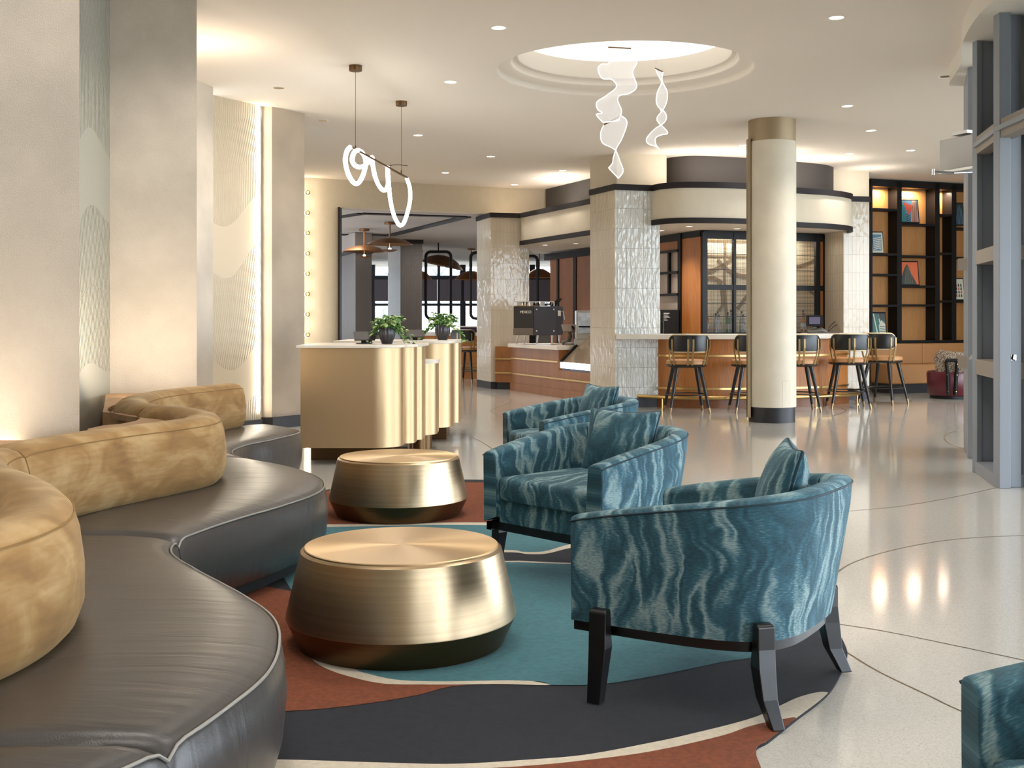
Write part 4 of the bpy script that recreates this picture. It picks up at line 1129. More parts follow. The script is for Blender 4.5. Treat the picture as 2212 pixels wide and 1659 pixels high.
# countertop oven / bag-in box behind the case
t = thing('countertop_oven', 'silver countertop oven with glass door beside the slanted display case', 'oven', P(1262, 733, 19.9))
z0 = ZY(733, 19.9)
mb = MB(); mb.box(-.14, .32, -.02, .4, 0, .50); mb.build('body', GREYSIL, t, bevel=.01)
mb = MB(); mb.box(-.11, .30, -.035, -.02, .10, .46); mb.build('door', plain('oven_window', rgb(170, 176, 180), .2, noise=.3, nscale=14), t, bevel=.006)
mb = MB(); mb.beam((-.10, -.06, .22), (.12, -.06, .22), .02, .03); mb.build('handle', BLACK, t)
mb = MB(); mb.box(-.16, .34, -.03, .42, -.10, 0); mb.build('stand', GREYSIL, t)
mb = MB(); mb.box(-.14, .32, 0, .4, -.30, -.10); mb.build('cabinet', BLACK, t)
# tall wood cabinet behind the coffee counter
cab = thing('wall_cabinet', 'tall walnut cabinet with black frame behind the coffee counter', 'cabinet', (1.2, 24.2, 0))
C0, C1 = Vector((.84, 25.3)), Vector((1.75, 23.2))
cd = (C1-C0).normalized(); 
def cseg(a, b_, z0, z1, name, mat, t_=.08, off=0):
    p = C0+(C1-C0)*a; q = C0+(C1-C0)*b_
    mb = MB(); pth = offset([(p.x, p.y), (q.x, q.y)], -off) if off else [(p.x, p.y), (q.x, q.y)]
    mb.wall(pth, z0, z1, t_); mb.build(name, mat, cab, world=True)
for a, b_ in ((.0, .16), (.20, .51), (.57, 1)): cseg(a, b_, .0, 2.68, 'door', WALNUT)
for a, b_ in ((.16, .20), (.51, .57)): cseg(a, b_, 0, 2.7, 'post', BLACK, .1, .02)
cseg(-.08, 1, 2.66, 2.80, 'cornice', BLACK, .2, .06)

# ================================================================ bar
BF = cr([(1.96, 18.35), (2.12, 17.95), (2.4, 17.62), (2.9, 17.45), (3.5, 17.48), (4.1, 17.62), (4.7, 17.85), (5.15, 18.2), (5.42, 18.55), (5.50, 18.95), (5.50, 19.3)], 8)
bar = thing('bar_counter', 'curved oak bar counter with brass strips and pale stone top', 'bar', (3.4, 18.4, 0))
mb = MB(); mb.wall(BF, .16, 1.05, .35); mb.build('body', OAK, bar, world=True, smooth=30)
mb = MB(); mb.wall(offset(BF, -.02), 0, .16, .35); mb.build('plinth', wood('oak_dark', rgb(110, 62, 28), rgb(140, 84, 42)), bar, world=True, smooth=30)
TOPF = cr([(1.58, 17.42), (2.0, 17.38), (2.5, 17.33), (3.1, 17.30), (3.8, 17.36), (4.4, 17.55), (4.95, 17.85), (5.35, 18.25), (5.58, 18.7), (5.62, 19.3)], 6)
mb = MB(); mb.wall(TOPF, 1.05, 1.125, .75); mb.build('countertop', STONE, bar, world=True, bevel=.006)
for z in (.28, .78):
    mb = MB(); mb.wall(offset(BF, -.018), z, z+.03, .03); mb.build('brass_strip', BRASS, bar, world=True, smooth=30)
t = thing('foot_rail', 'brass foot rail on posts along the foot of the bar', 'rail', (3.4, 17.2, 0))
FR = offset(BF, -.22)
FR = [p for p in FR if p[0] > 1.9]
mb = MB(); mb.tube([(1.75, 17.78, .17)]+[(x, y, .17) for x, y in FR[6:]], .028, 10); mb.build('rail', BRASS, t, world=True, smooth=60)
for i in (8, 24, 38, 52, 66):
    if i < len(FR):
        x, y = FR[i]; mb = MB(); mb.tube([(x, y, 0), (x, y, .16)], .014, 8); mb.lathe([(.035, 0), (.035, .01), (0, .01)], (x, y, 0), 16); mb.build('post', BRASS, t, world=True, smooth=60)
mb = MB(); mb.prism([(1.62, 17.9), (1.95, 17.95), (1.95, 18.4), (1.7, 18.4)], 0, .14); struct(mb.build('baseboard_bar', BASEB))

# back bar: black frame, oak panel, mesh screens, lit mural behind
bb_ = thing('back_bar_cabinet', 'black framed back bar with wire mesh doors and oak side panel', 'back bar', (4, 19.5, 0))
Q0, Q1, Q2 = Vector((2.60, 20.4)), Vector((3.14, 18.98)), Vector((5.44, 19.84))
def onseg(A, B_, px):
    k = (px-1106)/F; d = B_-A
    s = (k*A.y-A.x)/(d.x-k*d.y); return A+d*s
def seg(A, B_, px0, px1, z0, z1, name, mat, off=0, t_=.06, parent=bb_):
    a, b_ = onseg(A, B_, px0), onseg(A, B_, px1)
    pth = [(a.x, a.y), (b_.x, b_.y)]
    if off: pth = offset(pth, -off)
    mb = MB(); mb.wall(pth, z0, z1, t_)
    return mb.build(name, mat, parent, world=True)
# left return: open shelf grid, oak panel
seg(Q0, Q1, 1424, 1470, 2.70, 2.82, 'top_rail', BLACK, .02)
seg(Q0, Q1, 1424, 1469, 2.55, 2.70, 'oak_fascia', OAK)
seg(Q0, Q1, 1424, 1469, 1.1, 2.55, 'grid_back', plain('grid_glass', rgb(190, 174, 160), .35, noise=.12, nscale=3))
for z in (1.78, 2.16, 2.53): seg(Q0, Q1, 1424, 1469, z-.02, z+.02, 'shelf', BLACK, .06)
seg(Q0, Q1, 1447, 1450, 1.78, 2.53, 'divider', BLACK, .05)
seg(Q0, Q1, 1468, 1474, 1.0, 2.82, 'post', BLACK, .04)
seg(Q0, Q1, 1474, 1514, 1.0, 2.72, 'oak_panel', OAK, .01)
seg(Q0, Q1, 1474, 1514, 2.72, 2.82, 'top_rail', BLACK, .02)
# front with mesh doors
MURAL = plain('mural_cream', rgb(220, 206, 172), .8)
off_b = .45
a = onseg(Q1, Q2, 1519); c_ = onseg(Q1, Q2, 1784)
qn = Vector((-(Q2-Q1).y, (Q2-Q1).x)).normalized()
if qn.y < 0: qn = -qn
mb = MB(); pa, pb = a+qn*off_b, c_+qn*off_b
mb.prism([(pa.x, pa.y), (pb.x+.4, pb.y+.15), (pb.x+.4, pb.y+.2), (pa.x, pa.y+.05)], 1.05, 2.8); mb.build('back_panel', MURAL, bb_, world=True)
mb = MB(); mb.prism([(a.x, a.y), (c_.x, c_.y), (pb.x, pb.y), (pa.x, pa.y)], 1.10, 1.13); mb.build('bottle_shelf', BLACK, bb_, world=True)
mb = MB(); mb.prism([(a.x, a.y), (c_.x, c_.y), (pb.x, pb.y), (pa.x, pa.y)], 2.76, 2.80); mb.build('head_panel', BLACK, bb_, world=True)
# painted mural: brown flowing stripes on the back panel
MUR = plain('mural_brown', rgb(140, 118, 84), .8)
def mur(pts, w):
    mb = MB(); path = []
    for px, py in pts:
        p = onseg(pa, pb, px); p = p-qn*.012; path.append((p.x, p.y, ZY(py, p.y)))
    path = cr(path, 6); n = len(path)
    d = (pb-pa).normalized(); rows = []
    for i in range(n):
        A_ = Vector(path[max(i-1, 0)]); B_ = Vector(path[min(i+1, n-1)]); t_ = (B_-A_); 
        tu, tz = t_.x*d.x+t_.y*d.y, t_.z; L = math.hypot(tu, tz) or 1
        nu, nz = -tz/L*w/2, tu/L*w/2
        p = Vector(path[i])
        rows.append([(p.x+d.x*nu, p.y+d.y*nu, p.z+nz), (p.x-d.x*nu, p.y-d.y*nu, p.z-nz)])
    mb.grid(rows); mb.build('mural_stripe', MUR, bb_, world=True)
mur([(1566, 522), (1566, 560), (1565, 610), (1568, 665), (1570, 700)], .045)
mur([(1528, 588), (1545, 581), (1562, 572), (1580, 560), (1590, 553)], .06)
mur([(1550, 560), (1558, 570), (1575, 585), (1595, 594), (1620, 596), (1650, 585)], .06)
mur([(1525, 602), (1540, 600), (1552, 606), (1560, 612)], .06)
mur([(1558, 622), (1562, 645), (1560, 660), (1552, 672)], .06)
mur([(1620, 630), (1605, 650), (1592, 668)], .07)
mur([(1525, 521), (1620, 523)], .04); mur([(1525, 553), (1620, 554)], .04)
mur([(1680, 560), (1720, 575), (1765, 560)], .05); mur([(1690, 640), (1730, 620), (1765, 640)], .05)
for z0, z1, n_ in ((2.69, 2.82, 'top_rail'), (1.84, 1.93, 'middle_rail'), (1.04, 1.12, 'bottom_rail')): seg(Q1, Q2, 1520, 1784, z0, z1, n_, BLACK, .02)
for x0, x1 in ((1516, 1526), (1583, 1588), (1644, 1649), (1704, 1709), (1761, 1770), (1778, 1785)): seg(Q1, Q2, x0, x1, 1.0, 2.8, 'post', BLACK, .03)
seg(Q1, Q2, 1770, 1778, 1.0, 2.72, 'oak_panel', OAK, .0)
def wire_mesh(px0, px1, z0, z1):
    a, b_ = onseg(Q1, Q2, px0), onseg(Q1, Q2, px1); L = (b_-a).length; d = (b_-a).normalized()
    mb = MB(); n = int(L/.022)
    for i in range(1, n):
        p = a+d*(L*i/n); mb.beam((p.x, p.y, z0), (p.x, p.y, z1), .0048, .0048)
    m_ = int((z1-z0)/.022)
    for j in range(1, m_):
        z = z0+(z1-z0)*j/m_; mb.beam((a.x, a.y, z), (b_.x, b_.y, z), .0048, .0048)
    o = mb.build('wire_mesh', MESHM, bb_, world=True, fix=False)
    return o
for x0, x1 in ((1526, 1583), (1588, 1644), (1649, 1704), (1709, 1761)):
    for z0, z1 in ((1.12, 1.84), (1.93, 2.69)): wire_mesh(x0, x1, z0, z1)
    for z in (1.40, 1.62, 2.18, 2.44): seg(Q1, Q2, x0, x1, z-.005, z+.005, 'crossbar', BLACK, .01, .01)
light('AREA', tuple((a+c_)/2+qn*.25)+(2.74,), 16, SOFT, 1.9, .2, target=tuple((a+c_)/2+qn*.25)+(1,)).rotation_euler = (0, 0, math.atan2((c_-a).y, (c_-a).x))
# bottles
BT = {'clear': plain('bottle_clear', rgb(196, 204, 200), .1, alpha=.75), 'amber': plain('bottle_amber', rgb(190, 120, 60), .15), 'green': plain('bottle_green', rgb(110, 160, 110), .15), 'cap': plain('bottle_cap', rgb(60, 52, 46), .5), 'label': plain('bottle_label', rgb(220, 214, 204), .7)}
def bottle(p, kind, h, label):
    t = thing('liquor_bottle', label, 'bottle', p, 0, 'bottles behind the mesh screens of the bar')
    r = .04
    mb = MB(); mb.lathe([(0, 0), (r, 0), (r, h*.55), (r*.7, h*.66), (.014, h*.74), (.013, h*.93), (0, h*.93)], segs=16); mb.build('glass', BT[kind], t, smooth=40)
    mb = MB(); mb.lathe([(.016, h*.90), (.016, h), (0, h)], segs=12); mb.build('cap', BT['cap'], t, smooth=40)
    mb = MB(); mb.lathe([(r+.001, h*.15), (r+.001, h*.42)], segs=16); mb.build('paper_label', BT['label'], t, smooth=40)
rnd = random.Random(4)
for i, px in enumerate([1530, 1537, 1545, 1553, 1563, 1572, 1579, 1592, 1600, 1609, 1618, 1733, 1742, 1751]):
    kind = 'amber' if i in (2, 12) else 'green' if i in (6, 8) else 'clear'
    p = onseg(Q1, Q2, px)+qn*(.10+.09*(i % 3)); h = .30+.08*((i*7) % 5)/4
    lab = {'amber': {2: 'amber liquor bottle near the left edge of the back bar', 12: 'amber liquor bottle right of the round column'}.get(i), 'green': {6: 'green glass bottle just left of the first mesh divider', 8: 'green glass bottle just right of the first mesh divider'}.get(i), 'clear': 'clear glass liquor bottle standing behind the mesh of the back bar'}[kind]
    bottle((p.x, p.y, 1.131), kind, h, lab)
# black dispenser with a notice
t = thing('black_dispenser', 'black dispenser cabinet with small white printing behind the bar', 'appliance', P(1448, 735, 19.6))
mb = MB(); mb.box(-.16, .15, 0, .3, 0, .52); mb.build('body', GAP, t, bevel=.01)
mb = MB()
for k in range(6): mb.box(-.115, -.115+(.10 if k == 0 else .05+.02*((k*5) % 4)), -.004, -.001, .45-.022*k, .45-.022*k+(.018 if k == 0 else .008))
mb.build('printed_notice', INK, t)
mb = MB(); mb.box(-.20, -.17, .0, .02, 0, .5); mb.tube([(-.19, -.02, .0), (-.19, -.02, .32), (-.12, -.02, .32), (-.12, -.02, 0)], .006, 6); mb.build('side_bracket', GREYSIL, t)
# till on the bar
t = thing('till', 'dark point-of-sale screen on the bar counter by the outlets', 'till', (PX(1760, 18.5), 18.5, 1.127), 0)
mb = MB(); mb.obox((0, .0, .20), (.27, .03, .19), mat=Matrix.Rotation(-.25, 3, 'Z')@Matrix.Rotation(-.35, 3, 'X')); mb.build('housing', BLACK, t, bevel=.004)
mb = MB(); mb.obox((-.005, -.018, .205), (.17, .004, .12), mat=Matrix.Rotation(-.25, 3, 'Z')@Matrix.Rotation(-.35, 3, 'X')); mb.build('screen', SCREEN, t)
mb = MB(); mb.tube([(-.12, 0, .02), (.0, 0, .03), (.1, .0, .05), (.2, 0, .02)], [.03, .045, .05, .02], 10); mb.beam((0, 0, .03), (0, .02, .14), .06, .03); mb.box(-.08, .38, -.06, .08, 0, .012); mb.build('base', plain('till_grey', rgb(90, 86, 78), .4), t, smooth=50)
for px, py in ((1805, 695), (1814, 698)):
    t = thing('wall_outlet', 'white power outlet plate left of its twin above the bar' if px == 1805 else 'white power outlet plate right of its twin above the bar', 'outlet', P(px, py, 19.55))
    mb = MB(); mb.obox((0, 0, 0), (.06, .012, .10), .3); mb.build('plate', WHITE, t, bevel=.003)
    mb = MB(); mb.obox((0, -.01, .005), (.025, .03, .03), .3); mb.build('plug', BLACK, t)
for i, (a_, b_, c2) in enumerate((((1803, 695), (1793, 705), (1789, 716)), ((1812, 700), (1800, 706), (1791, 716)))):
    mb = MB(); mb.tube(cr([P(*a_, 19.5), P(*b_, 19.2), P(*c2, 18.75)], 6), .006, 6)
    tag(mb.build('power_cord', BLACK, smooth=60), 'upper black power cord from outlet to bar till' if i == 0 else 'lower black power cord from outlet to bar till', 'cord')

STRAP = plain('aged_brass', rgb(160, 134, 92), .45, .7)
# ---- stools
def bar_stool(loc, rz, label, group='bar stools along the bar'):
    """forward (+y) faces the bar; the back is at -y"""
    t = thing('bar_stool', label, 'bar stool', loc, rz, group)
    mb = MB(); mb.lathe([(0, .765), (.0, .765), (.19, .765), (.225, .755), (.232, .735), (.228, .70), (0, .70)], segs=40); mb.build('seat', TAN, t, smooth=40)
    mb = MB(); mb.lathe([(0, .70), (.225, .70), (.235, .69), (.23, .672), (.19, .655), (0, .65)], segs=40); mb.build('seat_base', BLACKWOOD, t, smooth=40)
    for sx, sy in ((-1, -1), (1, -1), (1, 1), (-1, 1)):
        a = Vector((sx*.13, sy*.13, .66)); b_ = Vector((sx*.225, sy*.225, 0))
        mid = a.lerp(b_, .88)
        mb = MB(); mb.tube([a, mid], [.024, .016], 12); lg = mb.build('leg', BLACKWOOD, t, smooth=60)
        mb = MB(); mb.tube([mid, b_], [.017, .014], 12); mb.build('brass_tip', PLATE, lg, smooth=60)
    mb = MB(); k = .205
    mb.tube([(k*math.cos(a_)*1.2, k*math.sin(a_)*1.2, .26) for a_ in [2*PI*i/40 for i in range(40)]], .009, 8, closed=True); mb.build('foot_ring', BLACKWOOD, t, smooth=60)
    # curved back pad
    R = .26; rows = []; rim = []
    def pad(u):   # half-height along the arc, rounded ends
        e = max(0, (abs(u)-.72)/.28); return .112*math.sqrt(max(0, 1-e*e))+.004
    for i in range(33):
        u = -1+2*i/32; a_ = -PI/2+u*1.02; h = pad(u); zc = 1.005
        ring = []
        for rr, zz in ((R+.012, -h), (R+.018, -h*.6), (R+.018, h*.6), (R+.012, h), (R-.03, h), (R-.042, h*.6), (R-.042, -h*.6), (R-.03, -h)):
            ring.append((rr*math.cos(a_), rr*math.sin(a_), zc+zz))
        rows.append(ring)
    mb = MB(); ids = mb.grid(rows, cv=True); mb.face(None, None, list(ids[0])); mb.face(None, None, list(reversed(ids[-1])))
    bk = mb.build('backrest', BLACKWOOD, t, smooth=50)
    top = []; 
    for sgn in (1, -1):
        for i in (range(33) if sgn > 0 else range(32, -1, -1)):
            u = -1+2*i/32; a_ = -PI/2+u*1.02; h = pad(u)+.006
            top.append(((R-.006)*math.cos(a_), (R-.006)*math.sin(a_), 1.005+sgn*h))
    mb = MB(); mb.tube(top, .014, 8, closed=True); mb.build('piping', TANP, bk, smooth=60)
    for ang in (-.88, 0, .88):
        for dx in (-.028, .028):
            a_ = -PI/2+ang+dx/.27
            o_ = Vector((math.cos(a_), math.sin(a_), 0)); tn = Vector((-o_.y, o_.x, 0))
            mb = MB(); M = Matrix((tn, o_, Vector((0, 0, 1)))).transposed()
            p = o_*(R+.022); q_ = o_*(.232)
            mb.obox(p+Vector((0, 0, 1.0)), (.021, .008, .13), mat=M)
            mb.beam(p+Vector((0, 0, .94)), q_+Vector((0, 0, .69)), .021, .008, up=o_)
            mb.build('brass_strap', STRAP, t)
    return t
s0 = bar_stool((PX(1483, 16.75), 16.75, 0), .02, 'first bar stool from the left at the curved bar')
s0.scale = (1.28, 1.28, 1)
for px, d, rz, lab in ((1624, 16.8, 0, 'bar stool half hidden behind the left side of the round column'), (1722, 17.0, -.05, 'bar stool half hidden behind the right side of the round column'),
                       (1832, 17.6, -.12, 'bar stool right of the column, overlapping the end stool'), (1908, 18.4, -.75, 'end bar stool in front of the bookcase, turned sideways')):
    dup(s0, (PX(px, d), d, 0), rz, lab)
dup(s0, (PX(1010, 24.6), 24.6, 0), -.5, 'bar stool at the counter far behind the reception desk', 'stools in the restaurant')

# ================================================================ bookcase wall
S0, S1 = Vector((6.70, 21.4)), Vector((9.6, 22.5))
sd = (S1-S0).normalized(); snn = Vector((-sd.y, sd.x))
if snn.y < 0: snn = -snn
bc = thing('wall_bookcase', 'tall black wall bookcase with oak back panels above the banquette', 'bookcase', (8, 21.9, 0))
def sseg(px0, px1, z0, z1, name, mat, off=0, t_=.05, parent=bc):
    a, b_ = onseg(S0, S1, px0), onseg(S0, S1, px1)
    a = a+snn*off; b_ = b_+snn*off
    mb = MB(); q = [(a.x, a.y), (b_.x, b_.y)]
    mb.prism([q[0], q[1], (b_.x+snn.x*t_, b_.y+snn.y*t_), (a.x+snn.x*t_, a.y+snn.y*t_)], z0, z1)
    return mb.build(name, mat, parent, world=True)
DEP = .26
sseg(1870, 2180, .9, 3.95, 'back_panel', OAK_L, DEP, .04)
sseg(1880, 2180, 3.84, 3.965, 'top_rail', BLACK, 0, DEP)
sseg(1880, 2180, .88, .95, 'bottom_rail', BLACK, 0, DEP)
cols_ = [(1880, 1885), (1938, 1948), (2020, 2030), (2056, 2066), (2120, 2130)]
for a_, b_ in cols_: sseg(a_, b_, .9, 3.95, 'upright', BLACK, 0, DEP)
def zy(py): return EYE-(py-HZ)/F*21.7
shelves = {(1885, 1938): [454, 550, 594, 660], (1948, 2020): [484, 553, 618, 659], (2030, 2056): [461, 545, 650], (2066, 2120): [489, 554, 650]}
for (a_, b_), ys in shelves.items():
    for y in ys: sseg(a_, b_, zy(y)-.025, zy(y)+.015, 'shelf', BLACK, .0, DEP)
# small lights washing the oak back
for px in (1910, 1984, 2043):
    p = onseg(S0, S1, px)+snn*.12
    light('AREA', (p.x, p.y, 3.8), 7, WARM, .25, .06, target=(p.x+snn.x*.2, p.y+snn.y*.2, 2), parent=None)
ART = [((1888, 1915, 498, 548), 'w', 'framed picture of a ribbed pale tower on the left bookcase shelf', [((.1, .1), (.95, .1), (.95, .5), (.5, .95), (.1, .95)), 'b'], 1),
       ((1951, 1992, 428, 482), 'k', 'framed picture of red and teal facades, topmost in the wide bay', None, 2),
       ((1952, 1992, 561, 617), 'k', 'framed picture of a dark tower on orange sky in the wide bay', None, 3),
       ((1886, 1922, 672, 738), 'k', 'framed picture of teal glass towers standing on the lowest shelf', None, 4),
       ((2067, 2090, 434, 487), 'k', 'narrow dark blue framed picture at the upper right of the bookcase', None, 5),
       ((2067, 2090, 597, 649), 'w', 'white framed picture with rows of dark figures at the right edge', None, 6)]
ac = {n: plain('print_'+n, c, .35) for n, c in dict(teal=rgb(40, 120, 130), blue=rgb(90, 140, 176), red=rgb(196, 84, 66), orange=rgb(232, 110, 60), dark=rgb(44, 52, 50), pale=rgb(214, 214, 196), pink=rgb(220, 160, 140), olive=rgb(110, 112, 84), green=rgb(30, 110, 90)).items()}
for (x0, x1, y0, y1), fr, lab, _, k in ART:
    d = 21.62
    p0 = onseg(S0, S1, x0); p1 = onseg(S0, S1, x1); c_ = (p0+p1)/2+snn*.07
    w = (x1-x0)/F*d*1.04; h = (y1-y0)/F*d*.98
    zb = EYE-(y1-HZ)/F*c_.y
    t = thing('framed_picture', lab, 'picture', (c_.x, c_.y, zb), .08)
    T = Matrix.Rotation(-.16, 3, 'X')
    def pm(u, v, dy): return T@Vector((u*w/2, dy, v*h))
    def slab(pts, dy, th, mat, name):
        mb = MB(); fr_ = [pm(u, v, dy) for u, v in pts]; bk_ = [pm(u, v, dy+th) for u, v in pts]
        mb.face(fr_); mb.face(list(reversed(bk_)))
        for i in range(len(pts)):
            j = (i+1) % len(pts); mb.face([fr_[j], fr_[i], bk_[i], bk_[j]])
        return mb.build(name, mat, t)
    slab([(-1, 0), (1, 0), (1, 1), (-1, 1)], 0, .03, GAP, 'frame')
    m_ = .9
    slab([(-m_, .05), (m_, .05), (m_, .95), (-m_, .95)], -.003, .003, ac['pale'] if fr == 'w' else ac[{2: 'blue', 3: 'orange', 4: 'green', 5: 'dark'}[k]], 'print')
    def poly(pts, mat, lv): slab([(u*m_, .05+v*.9) for u, v in pts], -.003-.001*lv, .001, ac[mat], 'print_shape')
    if k == 1:
        poly([(-.8, .1), (.75, .1), (.75, .9), (-.8, .9)], 'blue', 1)
        for i in range(7): poly([(-.7, .12+i*.09), (.2, .2+i*.085), (.7, .14+i*.1), (.7, .19+i*.1), (.2, .25+i*.085), (-.7, .17+i*.09)], 'pale', 2)
    if k == 2:
        poly([(-1, 0), (-.3, 0), (-.5, .7), (-1, 1)], 'teal', 1); poly([(-.7, .95), (.5, .75), (-.1, .3)], 'red', 1)
        poly([(.1, .0), (1, .0), (.8, 1), (.4, 1)], 'pink', 1)
        for i in range(5): poly([(.2+i*.14, .0), (.26+i*.14, .0), (.5+i*.1, .95), (.46+i*.1, .95)], 'dark', 2)
        for i in range(4): poly([(-.4, .05+i*.1), (.1, .02+i*.08), (.1, .05+i*.08), (-.4, .09+i*.1)], 'dark', 2)
    if k == 3:
        poly([(-1, 0), (.8, 0), (.1, .55), (-.25, .92), (-.55, .75), (-1, .35)], 'dark', 1)
        for i in range(5): poly([(-.7+i*.25, .02), (-.62+i*.25, .02), (-.3+i*.08, .8), (-.34+i*.08, .8)], 'olive', 2)
    if k == 4:
        for i in range(4): poly([(-.9+i*.3, 1), (-.75+i*.3, 1), (-.25+i*.32, 0), (-.4+i*.32, 0)], 'pale' if i % 2 else 'teal', 1)
        poly([(.2, .1), (.95, .1), (.95, .6), (.45, .75), (.1, .55)], 'pale', 2)
        for i in range(5): poly([(.2, .14+i*.09), (.93, .12+i*.09), (.93, .15+i*.09), (.2, .17+i*.09)], 'green', 3)
        poly([(-1, .1), (-.7, .0), (-.5, .0), (-.95, .5)], 'red', 2); poly([(.1, .8), (1, .7), (1, 1), (0, 1)], 'dark', 1)
    if k == 5:
        for i in range(6): poly([(-.9+i*.3, .0), (-.8+i*.3, 0), (-.8+i*.3, .9-.1*(i % 3)), (-.9+i*.3, .95-.1*(i % 2))], 'blue', 1)
    if k == 6:
        for i in range(4):
            for j in range(3): poly([(-.7+j*.5, .12+i*.17), (-.35+j*.5, .12+i*.17), (-.4+j*.5, .25+i*.17), (-.6+j*.5, .25+i*.17)], 'red' if (i+j) % 3 == 0 else 'dark', 1)
# banquette
bq = thing('banquette', 'tan leather banquette built along the foot of the bookcase', 'bench', (8, 21, 0))
def bseg(px0, px1, z0, z1, off, t_, name, mat, bev=.02):
    a, b_ = onseg(S0, S1, px0), onseg(S0, S1, px1); a = a+snn*off; b_ = b_+snn*off
    mb = MB(); mb.prism([(a.x, a.y), (b_.x, b_.y), (b_.x+snn.x*t_, b_.y+snn.y*t_), (a.x+snn.x*t_, a.y+snn.y*t_)], z0, z1)
    return mb.build(name, mat, bq, world=True, bevel=bev)
S_0, S_1 = S0, S1
bseg(1883, 1984, .50, .90, -.12, .12, 'backrest', TAN); bseg(1984, 2150, .50, .90, -.12, .12, 'backrest', TAN)
bseg(1880, 2150, .17, .53, -.62, .62, 'seat', TAN, .03)
bseg(1880, 2150, .0, .17, -.56, .5, 'plinth', BASEB, 0)
t = thing('floor_outlet', 'small brass outlet plate on the banquette plinth', 'outlet', P(1929, 841, 20.95))
mb = MB(); mb.obox((0, 0, 0), (.09, .02, .07), .36); mb.build('plate', BRASS, t, bevel=.003)
mb = MB(); mb.obox((0, -.012, 0), (.03, .006, .05), .36); mb.build('socket_face', WHITE, t)
# accent chair
t = thing('lounge_chair', 'rounded lounge chair in woven boucle and maroon leather before the banquette', 'chair', (7.52, 19.7, 0), .12)
mb = MB(); mb.lathe([(0, .05), (.34, .05), (.37, .08), (.385, .42), (.37, .46), (.33, .47), (0, .47)], segs=40); mb.build('seat', MAROON, t, smooth=50)
mb = MB(); mb.lathe([(0, 0), (.33, 0), (.33, .05), (0, .05)], segs=40); mb.build('base', BLACK, t, smooth=40)
rows = []
for i in range(33):
    u = -1+2*i/32; a_ = -PI/2+u*1.15; top = .84-.05*math.cos(u*PI*.9)*-1-.06*abs(u)**4; top = .80+.05*abs(u)**1.5-.10*max(0, abs(u)-.85)/.15*abs(u)
    rows.append([(rr*math.cos(a_), rr*math.sin(a_), z) for rr, z in ((.30, .44), (.36, .44), (.40, .55), (.425, top-.08), (.41, top-.02), (.37, top), (.33, top-.03), (.31, top-.1), (.29, .5))])
mb = MB(); ids = mb.grid(rows, cv=True); mb.face(None, None, list(ids[0])); mb.face(None, None, list(reversed(ids[-1]))); mb.build('backrest', BOUCLE, t, smooth=60)
for c_ in (-.42, .42):
    a1, a2 = -PI/2+c_-.20, -PI/2+c_+.20
    def q_(a_, r, z): return (r*math.cos(a_), r*math.sin(a_), z)
    mb = MB(); mb.tube(cr([q_(a1+.06, .395, .08), q_(a1+.03, .41, .42), q_(a1, .435, .62), q_(a1+.06, .438, .66), q_(a2-.06, .438, .66), q_(a2, .435, .62), q_(a2-.03, .41, .42), q_(a2-.06, .395, .08)], 3), .030, 8)
    st = mb.build('back_strap', BLACK, t, smooth=60)
    mb = MB()
    for a_, z in ((a1+.02, .60), (a2-.02, .60), (a1+.03, .42), (a2-.03, .42), (a1+.06, .14), (a2-.06, .14)): mb.tube([q_(a_, .43, z), q_(a_, .468, z)], .007, 8)
    mb.build('brass_studs', BRASS, st)

# ================================================================ lamps
# looping tube pendant
t = thing('loop_pendant', 'glowing white tube pendant looping below a thin bar', 'pendant lamp', (PX(768, 11.9), 11.9, CZ))
def dp(px): return 11.7+(px-757)/(880-757)*2.6
path = [(756, 318), (749, 328), (746, 348), (751, 372), (760, 390), (770, 397), (779, 389), (787, 370), (790, 352), (787, 337), (779, 327), (770, 325), (763, 334), (761, 348), (768, 358), (779, 361), (790, 356), (799, 346), (804, 340), (805, 355), (810, 380), (818, 400), (828, 411), (835, 407), (838, 395), (837, 375), (837, 360), (839, 385), (843, 430), (850, 462), (858, 480), (865, 487), (873, 480), (881, 456), (886, 430), (885, 405), (879, 386)]
p3 = []
for i, (x, y) in enumerate(path): p3.append(P(x, y, dp(x)+(.10*math.sin(i*.9) if 7 < i < 18 else 0)))
p3 = [tuple(v_) for v_ in p3]; fine = cr(p3, 6)
mb = MB(); mb.tube(fine, .023, 10); mb.build('light_tube', NEON, t, world=True, smooth=70)
b0, b1 = P(757, 317, 11.7), P(881, 385, 14.3)
mb = MB(); mb.beam(b0, b1, .018, .022); mb.build('bar', BRONZE_D, t, world=True)
for px, py, d in ((768, 144, 11.9), (867, 220, 13.85)):
    c_ = Vector((PX(px, d), d, CZ)); f_ = (px-757)/(881-757); at_ = b0.lerp(b1, f_)
    mb = MB(); mb.lathe([(0, -.055), (.066, -.055), (.068, -.05), (.068, 0), (0, 0)], c_, 32); mb.build('ceiling_rose', BRONZE_D, t, world=True, smooth=40)
    mb = MB(); mb.tube([(c_.x, c_.y, CZ-.05), (c_.x, c_.y, at_.z)], .003, 6); mb.tube([(c_.x, c_.y, at_.z), (c_.x, c_.y, at_.z+.04)], .008, 8); mb.build('suspension_wire', BRONZE_D, t, world=True)
mb = MB(); mb.tube(cr([tuple(P(838, 358, 13.3)), tuple(P(858, 356, 13.5)), tuple(P(880, 358, 13.7))], 5), .004, 6); mb.build('flex', BLACK, t, world=True)

